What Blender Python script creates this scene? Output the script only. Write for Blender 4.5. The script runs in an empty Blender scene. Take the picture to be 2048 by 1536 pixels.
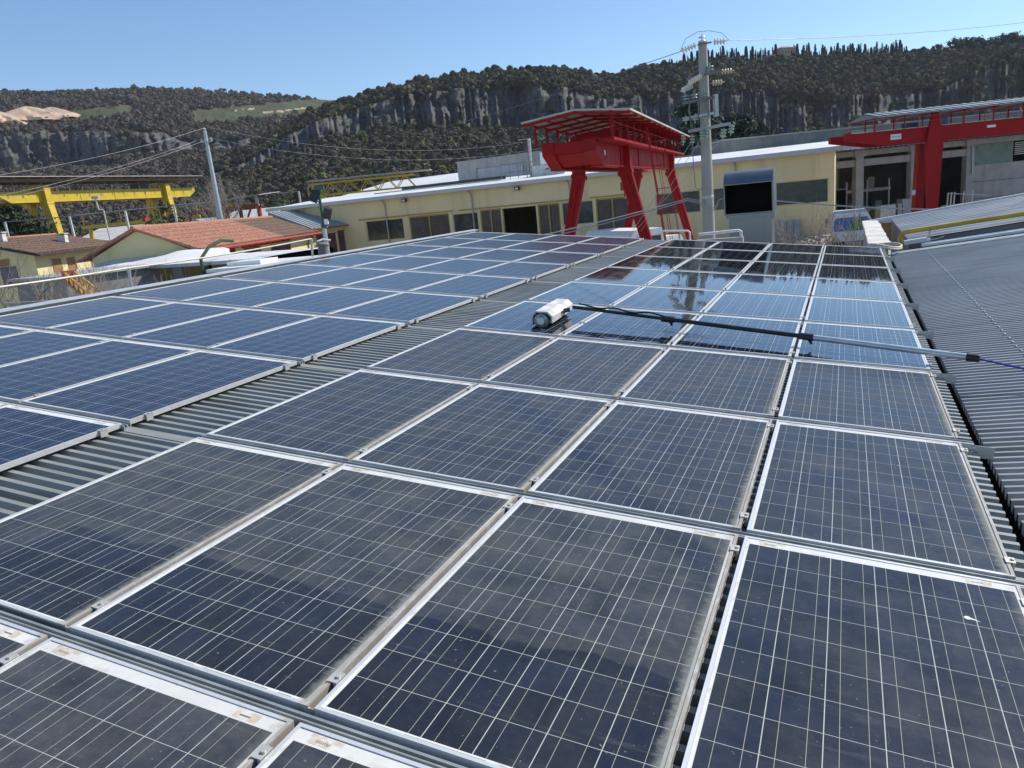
import bpy, math, random
import numpy as np
from mathutils import Matrix, Vector
random.seed(7); rng = np.random.default_rng(11)
R = math.radians
S = bpy.context.scene
COL = S.collection
# ------------------------------------------------------------------ camera
cd = bpy.data.cameras.new('camera'); cam = bpy.data.objects.new('camera', cd); COL.objects.link(cam)
cam.matrix_world = Matrix(((0.99511, 0.098778, 0, 0), (-0.023368, 0.235418, -0.971613, 0), (-0.095974, 0.966862, 0.236575, 5.6), (0, 0, 0, 1)))
cd.sensor_width = 36.0; cd.lens = 36.0 * 1508 / 2048; cd.clip_start = 0.05; cd.clip_end = 6000
S.camera = cam
# ------------------------------------------------------------------ sky and sun
SUN_DIR = Vector((0.93, 0.37, 1.0 * math.tan(R(43)))).normalized()
elev = math.asin(SUN_DIR.z); az = math.atan2(SUN_DIR.x, SUN_DIR.y)
w = bpy.data.worlds.new('World'); S.world = w; w.use_nodes = True
nt = w.node_tree; bg = nt.nodes['Background']
sky = nt.nodes.new('ShaderNodeTexSky'); sky.sky_type = 'NISHITA'; sky.sun_disc = False
sky.sun_elevation = elev; sky.sun_rotation = az; sky.altitude = 0; sky.air_density = 1.0; sky.dust_density = 0.0; sky.ozone_density = 6.0
nt.links.new(sky.outputs[0], bg.inputs[0]); bg.inputs[1].default_value = 0.128
sl = bpy.data.lights.new('sun', 'SUN'); sl.energy = 4.6; sl.angle = R(0.53); sl.color = (1, 0.94, 0.84)
so = bpy.data.objects.new('sun', sl); COL.objects.link(so); so.rotation_euler = SUN_DIR.to_track_quat('Z', 'Y').to_euler()
S.view_settings.view_transform = 'Standard'; S.view_settings.look = 'None'; S.view_settings.exposure = 0.25; S.view_settings.gamma = 1.0
S.view_settings.use_curve_mapping = False
S.cycles.max_bounces = 6; S.cycles.diffuse_bounces = 3; S.cycles.glossy_bounces = 4; S.cycles.transparent_max_bounces = 8; S.cycles.volume_bounces = 0
S.cycles.caustics_reflective = False; S.cycles.caustics_refractive = False

# ------------------------------------------------------------------ materials
MATS = {}
def N(nt, t, **kw):
    n = nt.nodes.new(t)
    for k, v in kw.items(): setattr(n, k, v)
    return n
class G:
    """tiny node-graph helper"""
    def __init__(s, name):
        s.m = bpy.data.materials.new(name); s.m.use_nodes = True; s.t = s.m.node_tree
        s.b = s.t.nodes['Principled BSDF']; s.out = s.t.nodes['Material Output']
    def n(s, t, **kw): return N(s.t, t, **kw)
    def l(s, a, b): s.t.links.new(a, b)
    def val(s, sock, v):
        if isinstance(v, (int, float)): sock.default_value = v
        elif isinstance(v, tuple): sock.default_value = v if len(v) == len(sock.default_value) else (*v, 1)
        else: s.l(v, sock)
    def math(s, op, a, b=0.0, c=0.0, clamp=False):
        n = s.n('ShaderNodeMath', operation=op); n.use_clamp = clamp
        for i, v in enumerate((a, b, c)): s.val(n.inputs[i], v)
        return n.outputs[0]
    def mix(s, f, a, b, blend='MIX'):
        n = s.n('ShaderNodeMix', data_type='RGBA', blend_type=blend)
        s.val(n.inputs[0], f); s.val(n.inputs[6], a); s.val(n.inputs[7], b); return n.outputs[2]
    def ramp(s, f, lo, hi, a=0.0, b=1.0):
        n = s.n('ShaderNodeMapRange', interpolation_type='SMOOTHSTEP'); s.val(n.inputs[0], f)
        for i, v in enumerate((lo, hi, a, b)): s.val(n.inputs[i + 1], v)
        return n.outputs[0]
    def noise(s, co, scale, detail=4, rough=.55, sc=None):
        n = s.n('ShaderNodeTexNoise'); n.inputs['Scale'].default_value = scale; n.inputs['Detail'].default_value = detail; n.inputs['Roughness'].default_value = rough
        if sc: 
            mp = s.n('ShaderNodeMapping'); mp.inputs['Scale'].default_value = sc; s.l(co, mp.inputs[0]); co = mp.outputs[0]
        s.l(co, n.inputs['Vector']); return n.outputs[0]
    def bump(s, h, dist=.01, st=.5):
        n = s.n('ShaderNodeBump'); n.inputs['Distance'].default_value = dist; n.inputs['Strength'].default_value = st; s.l(h, n.inputs['Height']); s.l(n.outputs[0], s.b.inputs['Normal'])
def mat(name, col, rough=.6, metal=0.0, var=.12, scale=3.0, dirt=None, dirt_amt=.35, bump=0.0, streak=False, spec=.5):
    """paint / concrete / metal with blotches, dirt and optional rain streaks, in object space"""
    if name in MATS: return MATS[name]
    g = G(name); tc = g.n('ShaderNodeTexCoord'); co = tc.outputs['Object']
    f = g.noise(co, scale, 5)
    c = g.mix(g.ramp(f, .3, .7), tuple(max(0, x * (1 - var)) for x in col), tuple(min(1, x * (1 + var)) for x in col))
    if dirt:
        d = g.noise(co, scale * .6, 6, .65, sc=(3, 3, .25) if streak else None)
        c = g.mix(g.math('MULTIPLY', g.ramp(d, .48, .72), dirt_amt), c, dirt)
    g.l(c, g.b.inputs['Base Color']); g.b.inputs['Metallic'].default_value = metal; g.b.inputs['Specular IOR Level'].default_value = spec
    g.l(g.ramp(f, .25, .75, max(0, rough - .08), min(1, rough + .1)), g.b.inputs['Roughness'])
    if bump: g.bump(g.noise(co, scale * 9, 4), bump, .6)
    MATS[name] = g.m; return g.m
M = dict(
 alu=mat('aluminium', (.72, .73, .72), .38, .55, .06, 6, (.45, .40, .32), .35),
 alu_dirty=mat('weathered_aluminium', (.55, .54, .5), .5, .4, .1, 8, (.3, .26, .2), .5),
 galv=mat('galvanised_steel', (.42, .45, .45), .42, .6, .12, 5, (.3, .28, .24), .4),
 sheet=mat('painted_roof_sheet', (.20, .225, .22), .5, .15, .12, 2.2, (.13, .10, .07), .5),
 sheet2=mat('grey_roof_sheet', (.27, .285, .29), .42, .3, .1, 1.1, (.22, .2, .18), .45),
 black=mat('black_plastic', (.018, .018, .02), .45, 0, .2, 12, (.1, .09, .08), .2),
 dark=mat('dark_gutter', (.03, .032, .03), .8, 0, .3, 4, (.07, .05, .03), .6),
 white=mat('white_paint', (.78, .78, .75), .5, 0, .05, 3, (.45, .41, .34), .4, streak=True),
 white_pl=mat('white_plastic', (.74, .73, .70), .45, 0, .06, 14, (.4, .36, .3), .5),
 housing=mat('stained_housing', (.62, .60, .55), .5, 0, .2, 9, (.26, .22, .17), .7),
 bristle=mat('bristle', (.16, .17, .18), .8, 0, .3, 40),
 silver=mat('silver_pole', (.62, .66, .68), .33, .5, .06, 8, (.35, .34, .33), .3),
 blue_hose=mat('blue_hose', (.03, .08, .35), .4, 0, .1, 10),
 beige=mat('beige_hose', (.62, .56, .44), .5, 0, .12, 12, (.3, .25, .18), .5),
 concrete=mat('concrete', (.36, .355, .34), .85, 0, .12, 1.2, (.2, .19, .17), .5, bump=.01, streak=True),
 concrete_d=mat('stained_concrete', (.22, .22, .21), .9, 0, .2, .8, (.1, .1, .09), .6, streak=True),
 pole_c=mat('pole_concrete', (.33, .325, .29), .8, 0, .08, 2.5, (.2, .19, .16), .4, streak=True),
 coping=mat('coping_concrete', (.62, .6, .55), .85, 0, .15, 2.5, (.28, .26, .22), .5, bump=.012),
 yellow_wall=mat('cream_render', (.82, .67, .38), .85, 0, .05, .35, (.50, .39, .2), .5, streak=True),
 yellow_wall2=mat('pale_yellow_render', (.70, .62, .33), .85, 0, .05, .5, (.46, .4, .24), .4, streak=True),
 roof_white=mat('white_membrane', (.72, .72, .70), .55, 0, .04, .3, (.5, .48, .44), .4),
 fascia=mat('grey_fascia', (.5, .5, .5), .5, .3, .05, 1, (.3, .29, .27), .3),
 red=mat('red_crane_paint', (.32, .010, .013), .5, 0, .08, 1.2, (.13, .022, .014), .6, streak=True, spec=.12),
 red2=mat('red_trim', (.36, .055, .035), .55, 0, .1, 3),
 yellow=mat('yellow_crane_paint', (.58, .41, .025), .48, 0, .08, 1.0, (.35, .22, .03), .45, streak=True),
 gaspipe=mat('yellow_gas_pipe', (.50, .36, .045), .5, 0, .12, 3, (.3, .14, .03), .5),
 ochre=mat('ochre_boom', (.50, .27, .03), .55, 0, .15, 2, (.2, .1, .02), .5),
 tile_r=mat('terracotta_tile', (.37, .175, .115), .85, 0, .22, 5, (.2, .09, .05), .5),
 tile_b=mat('brown_tile', (.17, .105, .075), .9, 0, .3, 4, (.10, .07, .05), .6),
 grey_roof=mat('grey_green_sheet', (.36, .41, .40), .45, .2, .06, .8, (.24, .26, .25), .4),
 eternit=mat('fibre_cement', (.45, .44, .42), .85, 0, .12, .6, (.26, .25, .23), .5),
 canvas=mat('pale_membrane', (.66, .66, .66), .7, 0, .06, .5, (.45, .44, .42), .4),
 glassd=mat('dark_window_glass', (.035, .05, .048), .18, 0, .3, 2.5, (.09, .11, .1), .5),
 glassg=mat('green_glazing', (.13, .20, .18), .3, 0, .2, 1.5, (.09, .12, .11), .5, streak=True),
 interior=mat('interior_dark', (.008, .008, .008), .9, 0, .3, .5, spec=.04),  # near-black base puts the shade of the open bays into the colour
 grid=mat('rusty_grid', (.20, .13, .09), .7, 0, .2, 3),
 grid_r=mat('red_brown_grid', (.17, .06, .05), .7, 0, .2, 3),
 glassblk=mat('grid_backing', (.10, .085, .07), .5, 0, .3, 1.2),
 glassblk_r=mat('red_grid_backing', (.16, .10, .10), .5, 0, .3, 1.2),
 ochre_frame=mat('ochre_frame', (.40, .28, .08), .6, 0, .1, 3),
 door_w=mat('wooden_door', (.30, .16, .07), .7, 0, .2, 6),
 greenpole=mat('green_lamp_paint', (.025, .085, .06), .45, 0, .1, 3),
 steelpole=mat('pale_steel_pole', (.42, .47, .5), .45, .3, .08, 2),
 porcelain=mat('insulator_cream', (.60, .50, .32), .25, 0, .1, 8),
 porcelain_w=mat('insulator_white', (.72, .68, .6), .25, 0, .1, 8),
 glass_ins=mat('insulator_glass', (.30, .42, .38), .15, 0, .15, 8),
 cable=mat('grey_cable', (.28, .29, .29), .5, 0, .12, 6),
 wire=mat('wire', (.16, .16, .17), .5, .3, .1, 2),
 wire_l=mat('pale_wire', (.42, .42, .42), .45, .4, .1, 2),
 ductm=mat('galvanised_duct', (.21, .24, .25), .36, .75, .05, 1.5, (.15, .17, .175), .4, streak=True),
 navy=mat('navy_motor', (.02, .035, .10), .45, 0, .2, 4),
 truck_b=mat('truck_blue', (.02, .10, .33), .45, 0, .15, 3, (.06, .1, .2), .4),
 truck_w=mat('truck_white', (.62, .66, .68), .5, 0, .08, 3, (.35, .36, .36), .5),
 truck_g=mat('truck_green', (.02, .17, .06), .6, 0, .15, 3),
 orange=mat('orange_lamp', (.6, .2, .02), .5),
 slab=mat('grey_slab', (.36, .37, .40), .7, 0, .12, 2),
 stone=mat('rubble_stone', (.36, .33, .28), .9, 0, .3, 2.5, (.15, .14, .12), .5),
 bark=mat('grey_bark', (.16, .13, .11), .9, 0, .25, 6),
 bark_p=mat('pale_bark', (.33, .29, .24), .9, 0, .25, 6),
 leaf=mat('evergreen_leaf', (.035, .06, .028), .75, 0, .35, .8),
 leaf_c=mat('conifer_needle', (.028, .05, .030), .8, 0, .35, .6),
 leaf_f=mat('dark_cypress', (.022, .036, .022), .85, 0, .3, .4),
 villa=mat('villa_render', (.42, .27, .2), .9, 0, .1, .2),
 villa_r=mat('villa_roof', (.20, .13, .10), .9, 0, .15, .3),
 gravel=mat('quarry_spoil', (.50, .36, .26), .95, 0, .22, .03, (.3, .2, .13), .6),
 asphalt=mat('yard_gravel', (.36, .345, .315), .9, 0, .2, .15, (.24, .23, .21), .5),
 sign_w=mat('sign_white', (.7, .7, .72), .5, 0, .04, 4),
 sign_t=mat('sign_lettering', (.04, .07, .25), .5),
 purple=mat('plum_door', (.10, .08, .14), .5),
 pvblack=mat('black_pv', (.012, .014, .02), .25),
)
# flat shaded leaves need two sided scattering: leave opaque (cheap)

# ------------------------------------------------------------------ mesh helpers
class MB:
    def __init__(s): s.v = []; s.f = []; s.mi = []
    def add(s, vs, fs, mi=0):
        o = len(s.v); s.v.extend([tuple(map(float, p)) for p in vs]); s.f.extend([tuple(i + o for i in f) for f in fs]); s.mi.extend([mi] * len(fs)); return s
    def box(s, x0, x1, y0, y1, z0, z1, mi=0):
        return s.hexa([(x0, y0, z0), (x1, y0, z0), (x1, y1, z0), (x0, y1, z0), (x0, y0, z1), (x1, y0, z1), (x1, y1, z1), (x0, y1, z1)], mi)
    def hexa(s, p, mi=0):
        return s.add(p, [(0, 3, 2, 1), (4, 5, 6, 7), (0, 1, 5, 4), (1, 2, 6, 5), (2, 3, 7, 6), (3, 0, 4, 7)], mi)
    def bar(s, a, b, wd=.1, h=None, up=(0, 0, 1), mi=0, w2=None, h2=None):
        """rectangular bar from a to b, optional taper"""
        a = Vector(a); b = Vector(b); d = (b - a).normalized(); up = Vector(up)
        if abs(d.dot(up)) > .99: up = Vector((0, 1, 0))
        x = d.cross(up).normalized(); y = x.cross(d)
        h = h or wd; w2 = w2 or wd; h2 = h2 or h
        ps = []
        for c, ww, hh in ((a, wd, h), (b, w2, h2)):
            for sx, sy in ((-1, -1), (1, -1), (1, 1), (-1, 1)): ps.append(c + x * sx * ww / 2 + y * sy * hh / 2)
        return s.hexa([ps[0], ps[1], ps[2], ps[3], ps[4], ps[5], ps[6], ps[7]], mi)
    def tube(s, pts, r, n=8, mi=0, caps=True):
        pts = [Vector(p) for p in pts]; k = len(pts)
        rs = r if isinstance(r, (list, tuple)) else [r] * k
        x = None; vs = []
        for i, p in enumerate(pts):
            d = (pts[min(i + 1, k - 1)] - pts[max(i - 1, 0)]).normalized()
            if x is None:
                u = Vector((0, 0, 1)) if abs(d.z) < .9 else Vector((1, 0, 0)); x = d.cross(u).normalized()
            else: x = (x - d * x.dot(d)).normalized()
            y = d.cross(x)
            for j in range(n):
                a = 2 * math.pi * j / n; vs.append(p + (x * math.cos(a) + y * math.sin(a)) * rs[i])
        fs = [(i * n + j, i * n + (j + 1) % n, (i + 1) * n + (j + 1) % n, (i + 1) * n + j) for i in range(k - 1) for j in range(n)]
        if caps: fs += [tuple(range(n - 1, -1, -1)), tuple(range((k - 1) * n, k * n))]
        return s.add(vs, fs, mi)
    def lathe(s, prof, c=(0, 0, 0), axis=(0, 0, 1), n=10, mi=0):
        ax = Vector(axis).normalized(); u = Vector((1, 0, 0)) if abs(ax.x) < .9 else Vector((0, 1, 0)); x = ax.cross(u).normalized(); y = ax.cross(x); c = Vector(c)
        vs = [c + ax * h + (x * math.cos(2 * math.pi * j / n) + y * math.sin(2 * math.pi * j / n)) * r for r, h in prof for j in range(n)]
        k = len(prof)
        fs = [(i * n + j, i * n + (j + 1) % n, (i + 1) * n + (j + 1) % n, (i + 1) * n + j) for i in range(k - 1) for j in range(n)]
        fs += [tuple(range(n - 1, -1, -1)), tuple(range((k - 1) * n, k * n))]
        return s.add(vs, fs, mi)
    def prism(s, poly, a, b, axis='y', mi=0):
        """extrude a 2d polygon: axis y -> poly is (x,z); axis x -> (y,z); axis z -> (x,y)"""
        f = {'y': lambda p, t: (p[0], t, p[1]), 'x': lambda p, t: (t, p[0], p[1]), 'z': lambda p, t: (p[0], p[1], t)}[axis]
        n = len(poly); vs = [f(p, a) for p in poly] + [f(p, b) for p in poly]
        fs = [tuple(range(n - 1, -1, -1)), tuple(range(n, 2 * n))] + [(i, (i + 1) % n, n + (i + 1) % n, n + i) for i in range(n)]
        return s.add(vs, fs, mi)
    def quad(s, a, b, c, d, mi=0): return s.add([a, b, c, d], [(0, 1, 2, 3)], mi)
    def mesh(s, name, mats, smooth=False):
        me = bpy.data.meshes.new(name); me.from_pydata(s.v, [], s.f)
        for m in (mats if isinstance(mats, (list, tuple)) else [mats]): me.materials.append(m)
        if any(s.mi): me.polygons.foreach_set('material_index', s.mi)
        if smooth:
            me.polygons.foreach_set('use_smooth', [True] * len(s.f)); me.set_sharp_from_angle(angle=R(40))
        me.validate(); me.update(); return me
    def build(s, name, mats, parent=None, smooth=False):
        return obj(name, s.mesh(name, mats, smooth), parent)
def obj(name, me, parent=None):
    o = bpy.data.objects.new(name, me); COL.objects.link(o)
    if parent is not None: o.parent = parent
    return o
def tag(o, label, cat, group=None, kind=None):
    if label: o['label'] = label
    if cat: o['category'] = cat
    if group: o['group'] = group
    if kind: o['kind'] = kind
    return o
def thing(name, label, cat, mw=None, group=None):
    o = bpy.data.objects.new(name, None); COL.objects.link(o); o.empty_display_size = .3
    if mw is not None: o.matrix_world = mw if isinstance(mw, Matrix) else Matrix.Translation(mw)
    return tag(o, label, cat, group)
def fr(x, y, z=0, ang=0.0):
    """frame whose local x axis points at heading ang (radians from +X)"""
    return Matrix.Translation((x, y, z)) @ Matrix.Rotation(ang, 4, 'Z')
def arc(c, r, a0, a1, n, f):
    return [f(c[0] + r * math.cos(a0 + (a1 - a0) * i / n), c[1] + r * math.sin(a0 + (a1 - a0) * i / n)) for i in range(n + 1)]
def sag(a, b, drop, n=14):
    a = Vector(a); b = Vector(b); return [a.lerp(b, i / n) - Vector((0, 0, drop * 4 * (i / n) * (1 - i / n))) for i in range(n + 1)]

# roof frame: x = down slope (right), y = along ridge, z = normal
RF = Matrix(((0.904216, 0.415999, 0.096633, -2.578634), (-0.413644, 0.909365, -0.044206, 2.819453), (-0.106264, 0, 0.994338, 4.40812), (0, 0, 0, 1)))
# level frame: x = horizontal right of the ridge, y = along ridge, z = up (z=0 is the yard)
LF = Matrix(((0.909365, 0.415999, 0, -2.578634), (-0.415999, 0.909365, 0, 2.819453), (0, 0, 1, 0), (0, 0, 0, 1)))
def RT(v, u, n=0): return RF @ Matrix.Translation((v, u, n))

YARD = -2.8                     # level of the yard below the roof drawing's datum
# the yard and its buildings are drawn in units of 1.5 m standing on z = 0
SITE = Matrix.Translation((0, 0, YARD)) @ Matrix.Scale(1.5, 4)
def place_on_site(since):
    for o in COL.objects:
        if o.name not in since and o.parent is None: o.matrix_world = SITE @ o.matrix_world
# ================================================================== SETTING: ground
b = MB(); b.quad((-2600, -300, YARD), (2600, -300, YARD), (2600, 2600, YARD), (-2600, 2600, YARD))
g = b.build('ground', M['asphalt']); tag(g, 'grey gravel and asphalt yard between the sheds', None, kind='structure')
# ================================================================== SETTING: hills
NEAR = {'crest': [(-0.435, 0.0467), (-0.354, 0.0728), (-0.313, 0.086), (-0.272, 0.1027), (-0.231, 0.1204), (-0.192, 0.131), (-0.154, 0.1368), (-0.115, 0.1438), (-0.071, 0.1491), (-0.027, 0.1508), (0.011, 0.1508), (0.054, 0.148), (0.091, 0.1457), (0.122, 0.1382), (0.15, 0.1315), (0.184, 0.1359), (0.228, 0.1394), (0.285, 0.1377), (0.335, 0.1366), (0.397, 0.1331), (0.472, 0.1285), (0.542, 0.125), (0.604, 0.1227), (0.68, 0.1193), (0.775, 0.1117), (1.03, 0.0929)], 'top': [(-0.436, 0.0437), (-0.355, 0.0656), (-0.315, 0.0752), (-0.274, 0.092), (-0.233, 0.1086), (-0.194, 0.1204), (-0.155, 0.1275), (-0.104, 0.1369), (-0.041, 0.1375), (0.022, 0.1381), (0.084, 0.1358), (0.127, 0.1212), (0.151, 0.1095), (0.208, 0.1101), (0.271, 0.1113), (0.315, 0.1108), (0.372, 0.0948), (0.429, 0.0805), (0.473, 0.0854), (0.524, 0.0866), (0.587, 0.0866), (0.637, 0.1057), (0.681, 0.1063), (0.776, 0.0987), (1.032, 0.081)], 'foot': [(-0.437, 0.0406), (-0.357, 0.0577), (-0.317, 0.0662), (-0.277, 0.0747), (-0.237, 0.0861), (-0.197, 0.0956), (-0.159, 0.1016), (-0.108, 0.1063), (-0.046, 0.0969), (0.017, 0.094), (0.08, 0.0922), (0.125, 0.0893), (0.15, 0.0905), (0.206, 0.0672), (0.269, 0.0563), (0.314, 0.0485), (0.371, 0.0479), (0.429, 0.0498), (0.473, 0.048), (0.525, 0.0444), (0.589, 0.0444), (0.64, 0.0426), (0.685, 0.0445), (0.781, 0.0384), (1.04, 0.0264)]}
FAR = {'crest': [(-1.012, 0.2183), (-0.775, 0.1926), (-0.655, 0.1814), (-0.594, 0.1757), (-0.534, 0.1695), (-0.472, 0.1661), (-0.38, 0.1604), (-0.32, 0.1518), (-0.253, 0.1414), (-0.192, 0.1321), (-0.13, 0.1228), (0.018, 0.0981)], 'top': [(-1.026, 0.18), (-0.786, 0.1561), (-0.603, 0.14), (-0.542, 0.1354), (-0.48, 0.1308), (-0.419, 0.1226), (-0.372, 0.1109), (-0.329, 0.1038), (-0.259, 0.1033), (-0.197, 0.1004), (0.015, 0.0743)], 'foot': [(-1.04, 0.1443), (-0.797, 0.1212), (-0.612, 0.1048), (-0.55, 0.1013), (-0.488, 0.099), (-0.424, 0.099), (-0.374, 0.0991), (-0.331, 0.0937), (-0.262, 0.0884), (-0.199, 0.0885), (0.014, 0.0622)]}
def vnoise(x, y, seed):
    """2d value noise on numpy arrays"""
    g = np.random.default_rng(seed).random((256, 256)); xi = np.floor(x).astype(int); yi = np.floor(y).astype(int)
    fx = x - xi; fy = y - yi; fx = fx * fx * (3 - 2 * fx); fy = fy * fy * (3 - 2 * fy); a = g[xi % 256, yi % 256]; b_ = g[(xi + 1) % 256, yi % 256]; c = g[xi % 256, (yi + 1) % 256]; d = g[(xi + 1) % 256, (yi + 1) % 256]
    return (a * (1 - fx) + b_ * fx) * (1 - fy) + (c * (1 - fx) + d * fx) * fy
def fbm(x, y, seed, o=4):
    r = 0; a = .5
    for k in range(o): r = r + a * vnoise(x, y, seed + k); x = x * 2.03; y = y * 2.03; a *= .5
    return r / (1 - .5 ** o)
def hill_material(name, soil, soil2, rock, rock2):
    g = G(name); tc = g.n('ShaderNodeTexCoord'); co = tc.outputs['Object']
    at = g.n('ShaderNodeAttribute', attribute_name='rock'); af = g.n('ShaderNodeAttribute', attribute_name='field')
    f1 = g.noise(co, .05, 6, .65); f2 = g.noise(co, .22, 6, .72, sc=(1, 1, .35)); f3 = g.noise(co, .7, 5, .65, sc=(1, 1, .6))
    so_ = g.mix(g.ramp(f1, .35, .65), soil, soil2)
    ro = g.mix(g.ramp(f2, .32, .68), rock, rock2); ro = g.mix(g.math('MULTIPLY', g.ramp(f3, .5, .75), .6), ro, (.07, .07, .06, 1))
    c = g.mix(at.outputs['Fac'], so_, ro)
    rows = g.n('ShaderNodeTexWave', wave_type='BANDS'); rows.inputs['Scale'].default_value = .09; rows.inputs['Distortion'].default_value = .6
    mp = g.n('ShaderNodeMapping'); mp.inputs['Rotation'].default_value = (0, 0, .5); g.l(co, mp.inputs[0]); g.l(mp.outputs[0], rows.inputs[0])
    fc = g.mix(rows.outputs['Fac'], (.062, .075, .036, 1), (.10, .108, .060, 1))
    sp = g.mix(g.ramp(f1, .3, .7), (.34, .24, .15, 1), (.52, .40, .29, 1))
    isf = g.math('GREATER_THAN', af.outputs['Fac'], .25); iss = g.math('GREATER_THAN', af.outputs['Fac'], .75)
    c = g.mix(isf, c, fc); c = g.mix(iss, c, sp)
    g.l(c, g.b.inputs['Base Color']); g.b.inputs['Roughness'].default_value = .95; g.b.inputs['Specular IOR Level'].default_value = .15
    g.bump(f3, 1.2, .8)
    return g.m
def make_hill(name, T, bmin, bmax, nb, Ys, rows, seed, relief, label, matl):
    """a terrain sheet; profile per heading: foot of slope, cliff foot, cliff top, crest, back"""
    be = np.linspace(bmin, bmax, nb); Y0, Yf, Yt, Yc, Yb = Ys
    prof = {k: np.interp(be, [p[0] for p in T[k]], [p[1] for p in T[k]]) for k in T}; prof['foot'] = prof['foot'] - .22 * (prof['top'] - prof['foot'])
    wob = (fbm(be * 9, be * 0 + 3, seed + 40, 4) - .5)
    YF = Yf * (1 + .10 * wob); YT = Yt * (1 + .10 * wob) ; YC = Yc * (1 + .06 * (fbm(be * 6, be * 0 + 9, seed + 50, 3) - .5))
    zf = 5.6 + YF * prof['foot']; zt = 5.6 + YT * prof['top']; zc = 5.6 + YC * prof['crest']
    n1, n2, n3, n4 = rows; LY = []; LZ = []; LR = []; LK = []
    for i in range(n1):
        t = i / n1; LY.append(Y0 + (YF - Y0) * t); LZ.append(-3.2 + (zf + 3.2) * (t ** 1.25)); LR.append(np.zeros(nb)); LK.append(0)
    for i in range(n2):
        t = i / n2; LY.append(YF + (YT - YF) * t); LZ.append(zf + (zt - zf) * t); LR.append(np.ones(nb) * min(1, 4 * min(t + .12, 1.1 - t))); LK.append(1)
    for i in range(n3):
        t = i / n3; LY.append(YT + (YC - YT) * t); LZ.append(zt + (zc - zt) * (1 - (1 - t) ** 1.6)); LR.append(np.zeros(nb)); LK.append(2)
    for i in range(n4):
        t = i / (n4 - 1); LY.append(YC + (Yb - YC) * t); LZ.append(zc * (1 - .35 * t * t)); LR.append(np.zeros(nb)); LK.append(3)
    Y = np.array(LY); Z = np.array(LZ); Rk = np.array(LR); K = np.array(LK)[:, None]; B = np.repeat(be[None, :], len(Y), 0)
    sc = Yf / 520.0
    ridge = fbm(B * 24 / sc, Z / 70, seed, 4) - .5; rid2 = fbm(B * 85 / sc, Z / 40, seed + 9, 4) - .5
    rid3 = np.abs(fbm(B * 95 / sc, Z / 90, seed + 19, 3) - .5) * 2
    led = fbm(B * 25 / sc, Z / 7, seed + 70, 3) - .5; fine = fbm(B * 420 / sc, Z / 9, seed + 80, 3) - .5
    Y = Y + (K == 1) * (ridge * 40 + rid2 * 13 + led * 9 + fine * 4 - (rid3 < .10) * 5) * sc * relief
    Y = Y + (K == 0) * (fbm(B * 30, Y / 60, seed + 5, 4) - .5) * 20 * np.clip((Y - Y0) / 60, 0, 1)
    Z = Z + (K != 1) * (fbm(B * 40, Y / 35, seed + 3, 4) - .5) * 7 * sc * np.clip(Z / 10, 0, 1) * (K != 3)
    veg = fbm(B * 45 / sc, Z / 16, seed + 30, 4)
    thr = .80 - .07 * (B > .14) + .16 * np.exp(-((B + .02) / .13) ** 2) + .10 * np.exp(-((B - .29) / .05) ** 2) + .08 * np.exp(-((B + .5) / .12) ** 2); Rk = Rk * np.clip((thr - veg) * 8, 0, 1)
    fld = np.zeros_like(Z)
    if name == 'far_hill':
        el = (Z - 5.6) / Y
        def patch(b0, b1, e0, e1, v, k=2):
            fld[(K == k) & (B > b0) & (B < b1) & (el > e0 + (fbm(B * 80, el * 0, 77, 3) - .5) * .004) & (el < e1)] = v
        patch(-.515, -.435, .1435, .158, .5); patch(-.475, -.43, .1433, .1465, 1.0)
        patch(-.365, -.17, .1255, .1435, .5); patch(-.31, -.285, .1395, .141, 1.0); patch(-.275, -.22, .1345, .1352, 1.0)
    v = np.stack([B * Y, Y, Z], -1).reshape(-1, 3); nr, nc = Y.shape
    idx = np.arange(nr * nc).reshape(nr, nc); f = np.stack([idx[:-1, :-1], idx[:-1, 1:], idx[1:, 1:], idx[1:, :-1]], -1).reshape(-1, 4)
    me = bpy.data.meshes.new(name); me.vertices.add(len(v)); me.vertices.foreach_set('co', v.ravel()); me.loops.add(f.size); me.polygons.add(len(f))
    me.loops.foreach_set('vertex_index', f.ravel()); me.polygons.foreach_set('loop_start', np.arange(0, f.size, 4)); me.update(); me.validate()
    for an, arr in (('rock', Rk), ('field', fld)):
        a = me.attributes.new(an, 'FLOAT', 'POINT'); a.data.foreach_set('value', arr.ravel().astype(np.float32))
    me.polygons.foreach_set('use_smooth', [True] * len(f)); me.materials.append(matl)
    o = obj(name, me); tag(o, label, None, kind='structure')
    return dict(v=v.reshape(nr, nc, 3), rock=Rk, field=fld, K=K, o=o, be=be)
HM = hill_material('wooded_slope', (.095, .080, .058, 1), (.12, .105, .068, 1), (.062, .063, .066, 1), (.165, .16, .145, 1))
near = make_hill('near_hill', NEAR, -.43, 1.03, 1100, (190, 520, 548, 660, 900), (46, 64, 26, 5), 21, 1.0, 'wooded valley side with a long grey limestone cliff', HM)
far = make_hill('far_hill', FAR, -1.0, .018, 620, (240, 830, 862, 1600, 2300), (46, 36, 60, 5), 61, 1.0, 'distant plateau with vineyards above a lower cliff band', HM)

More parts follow.
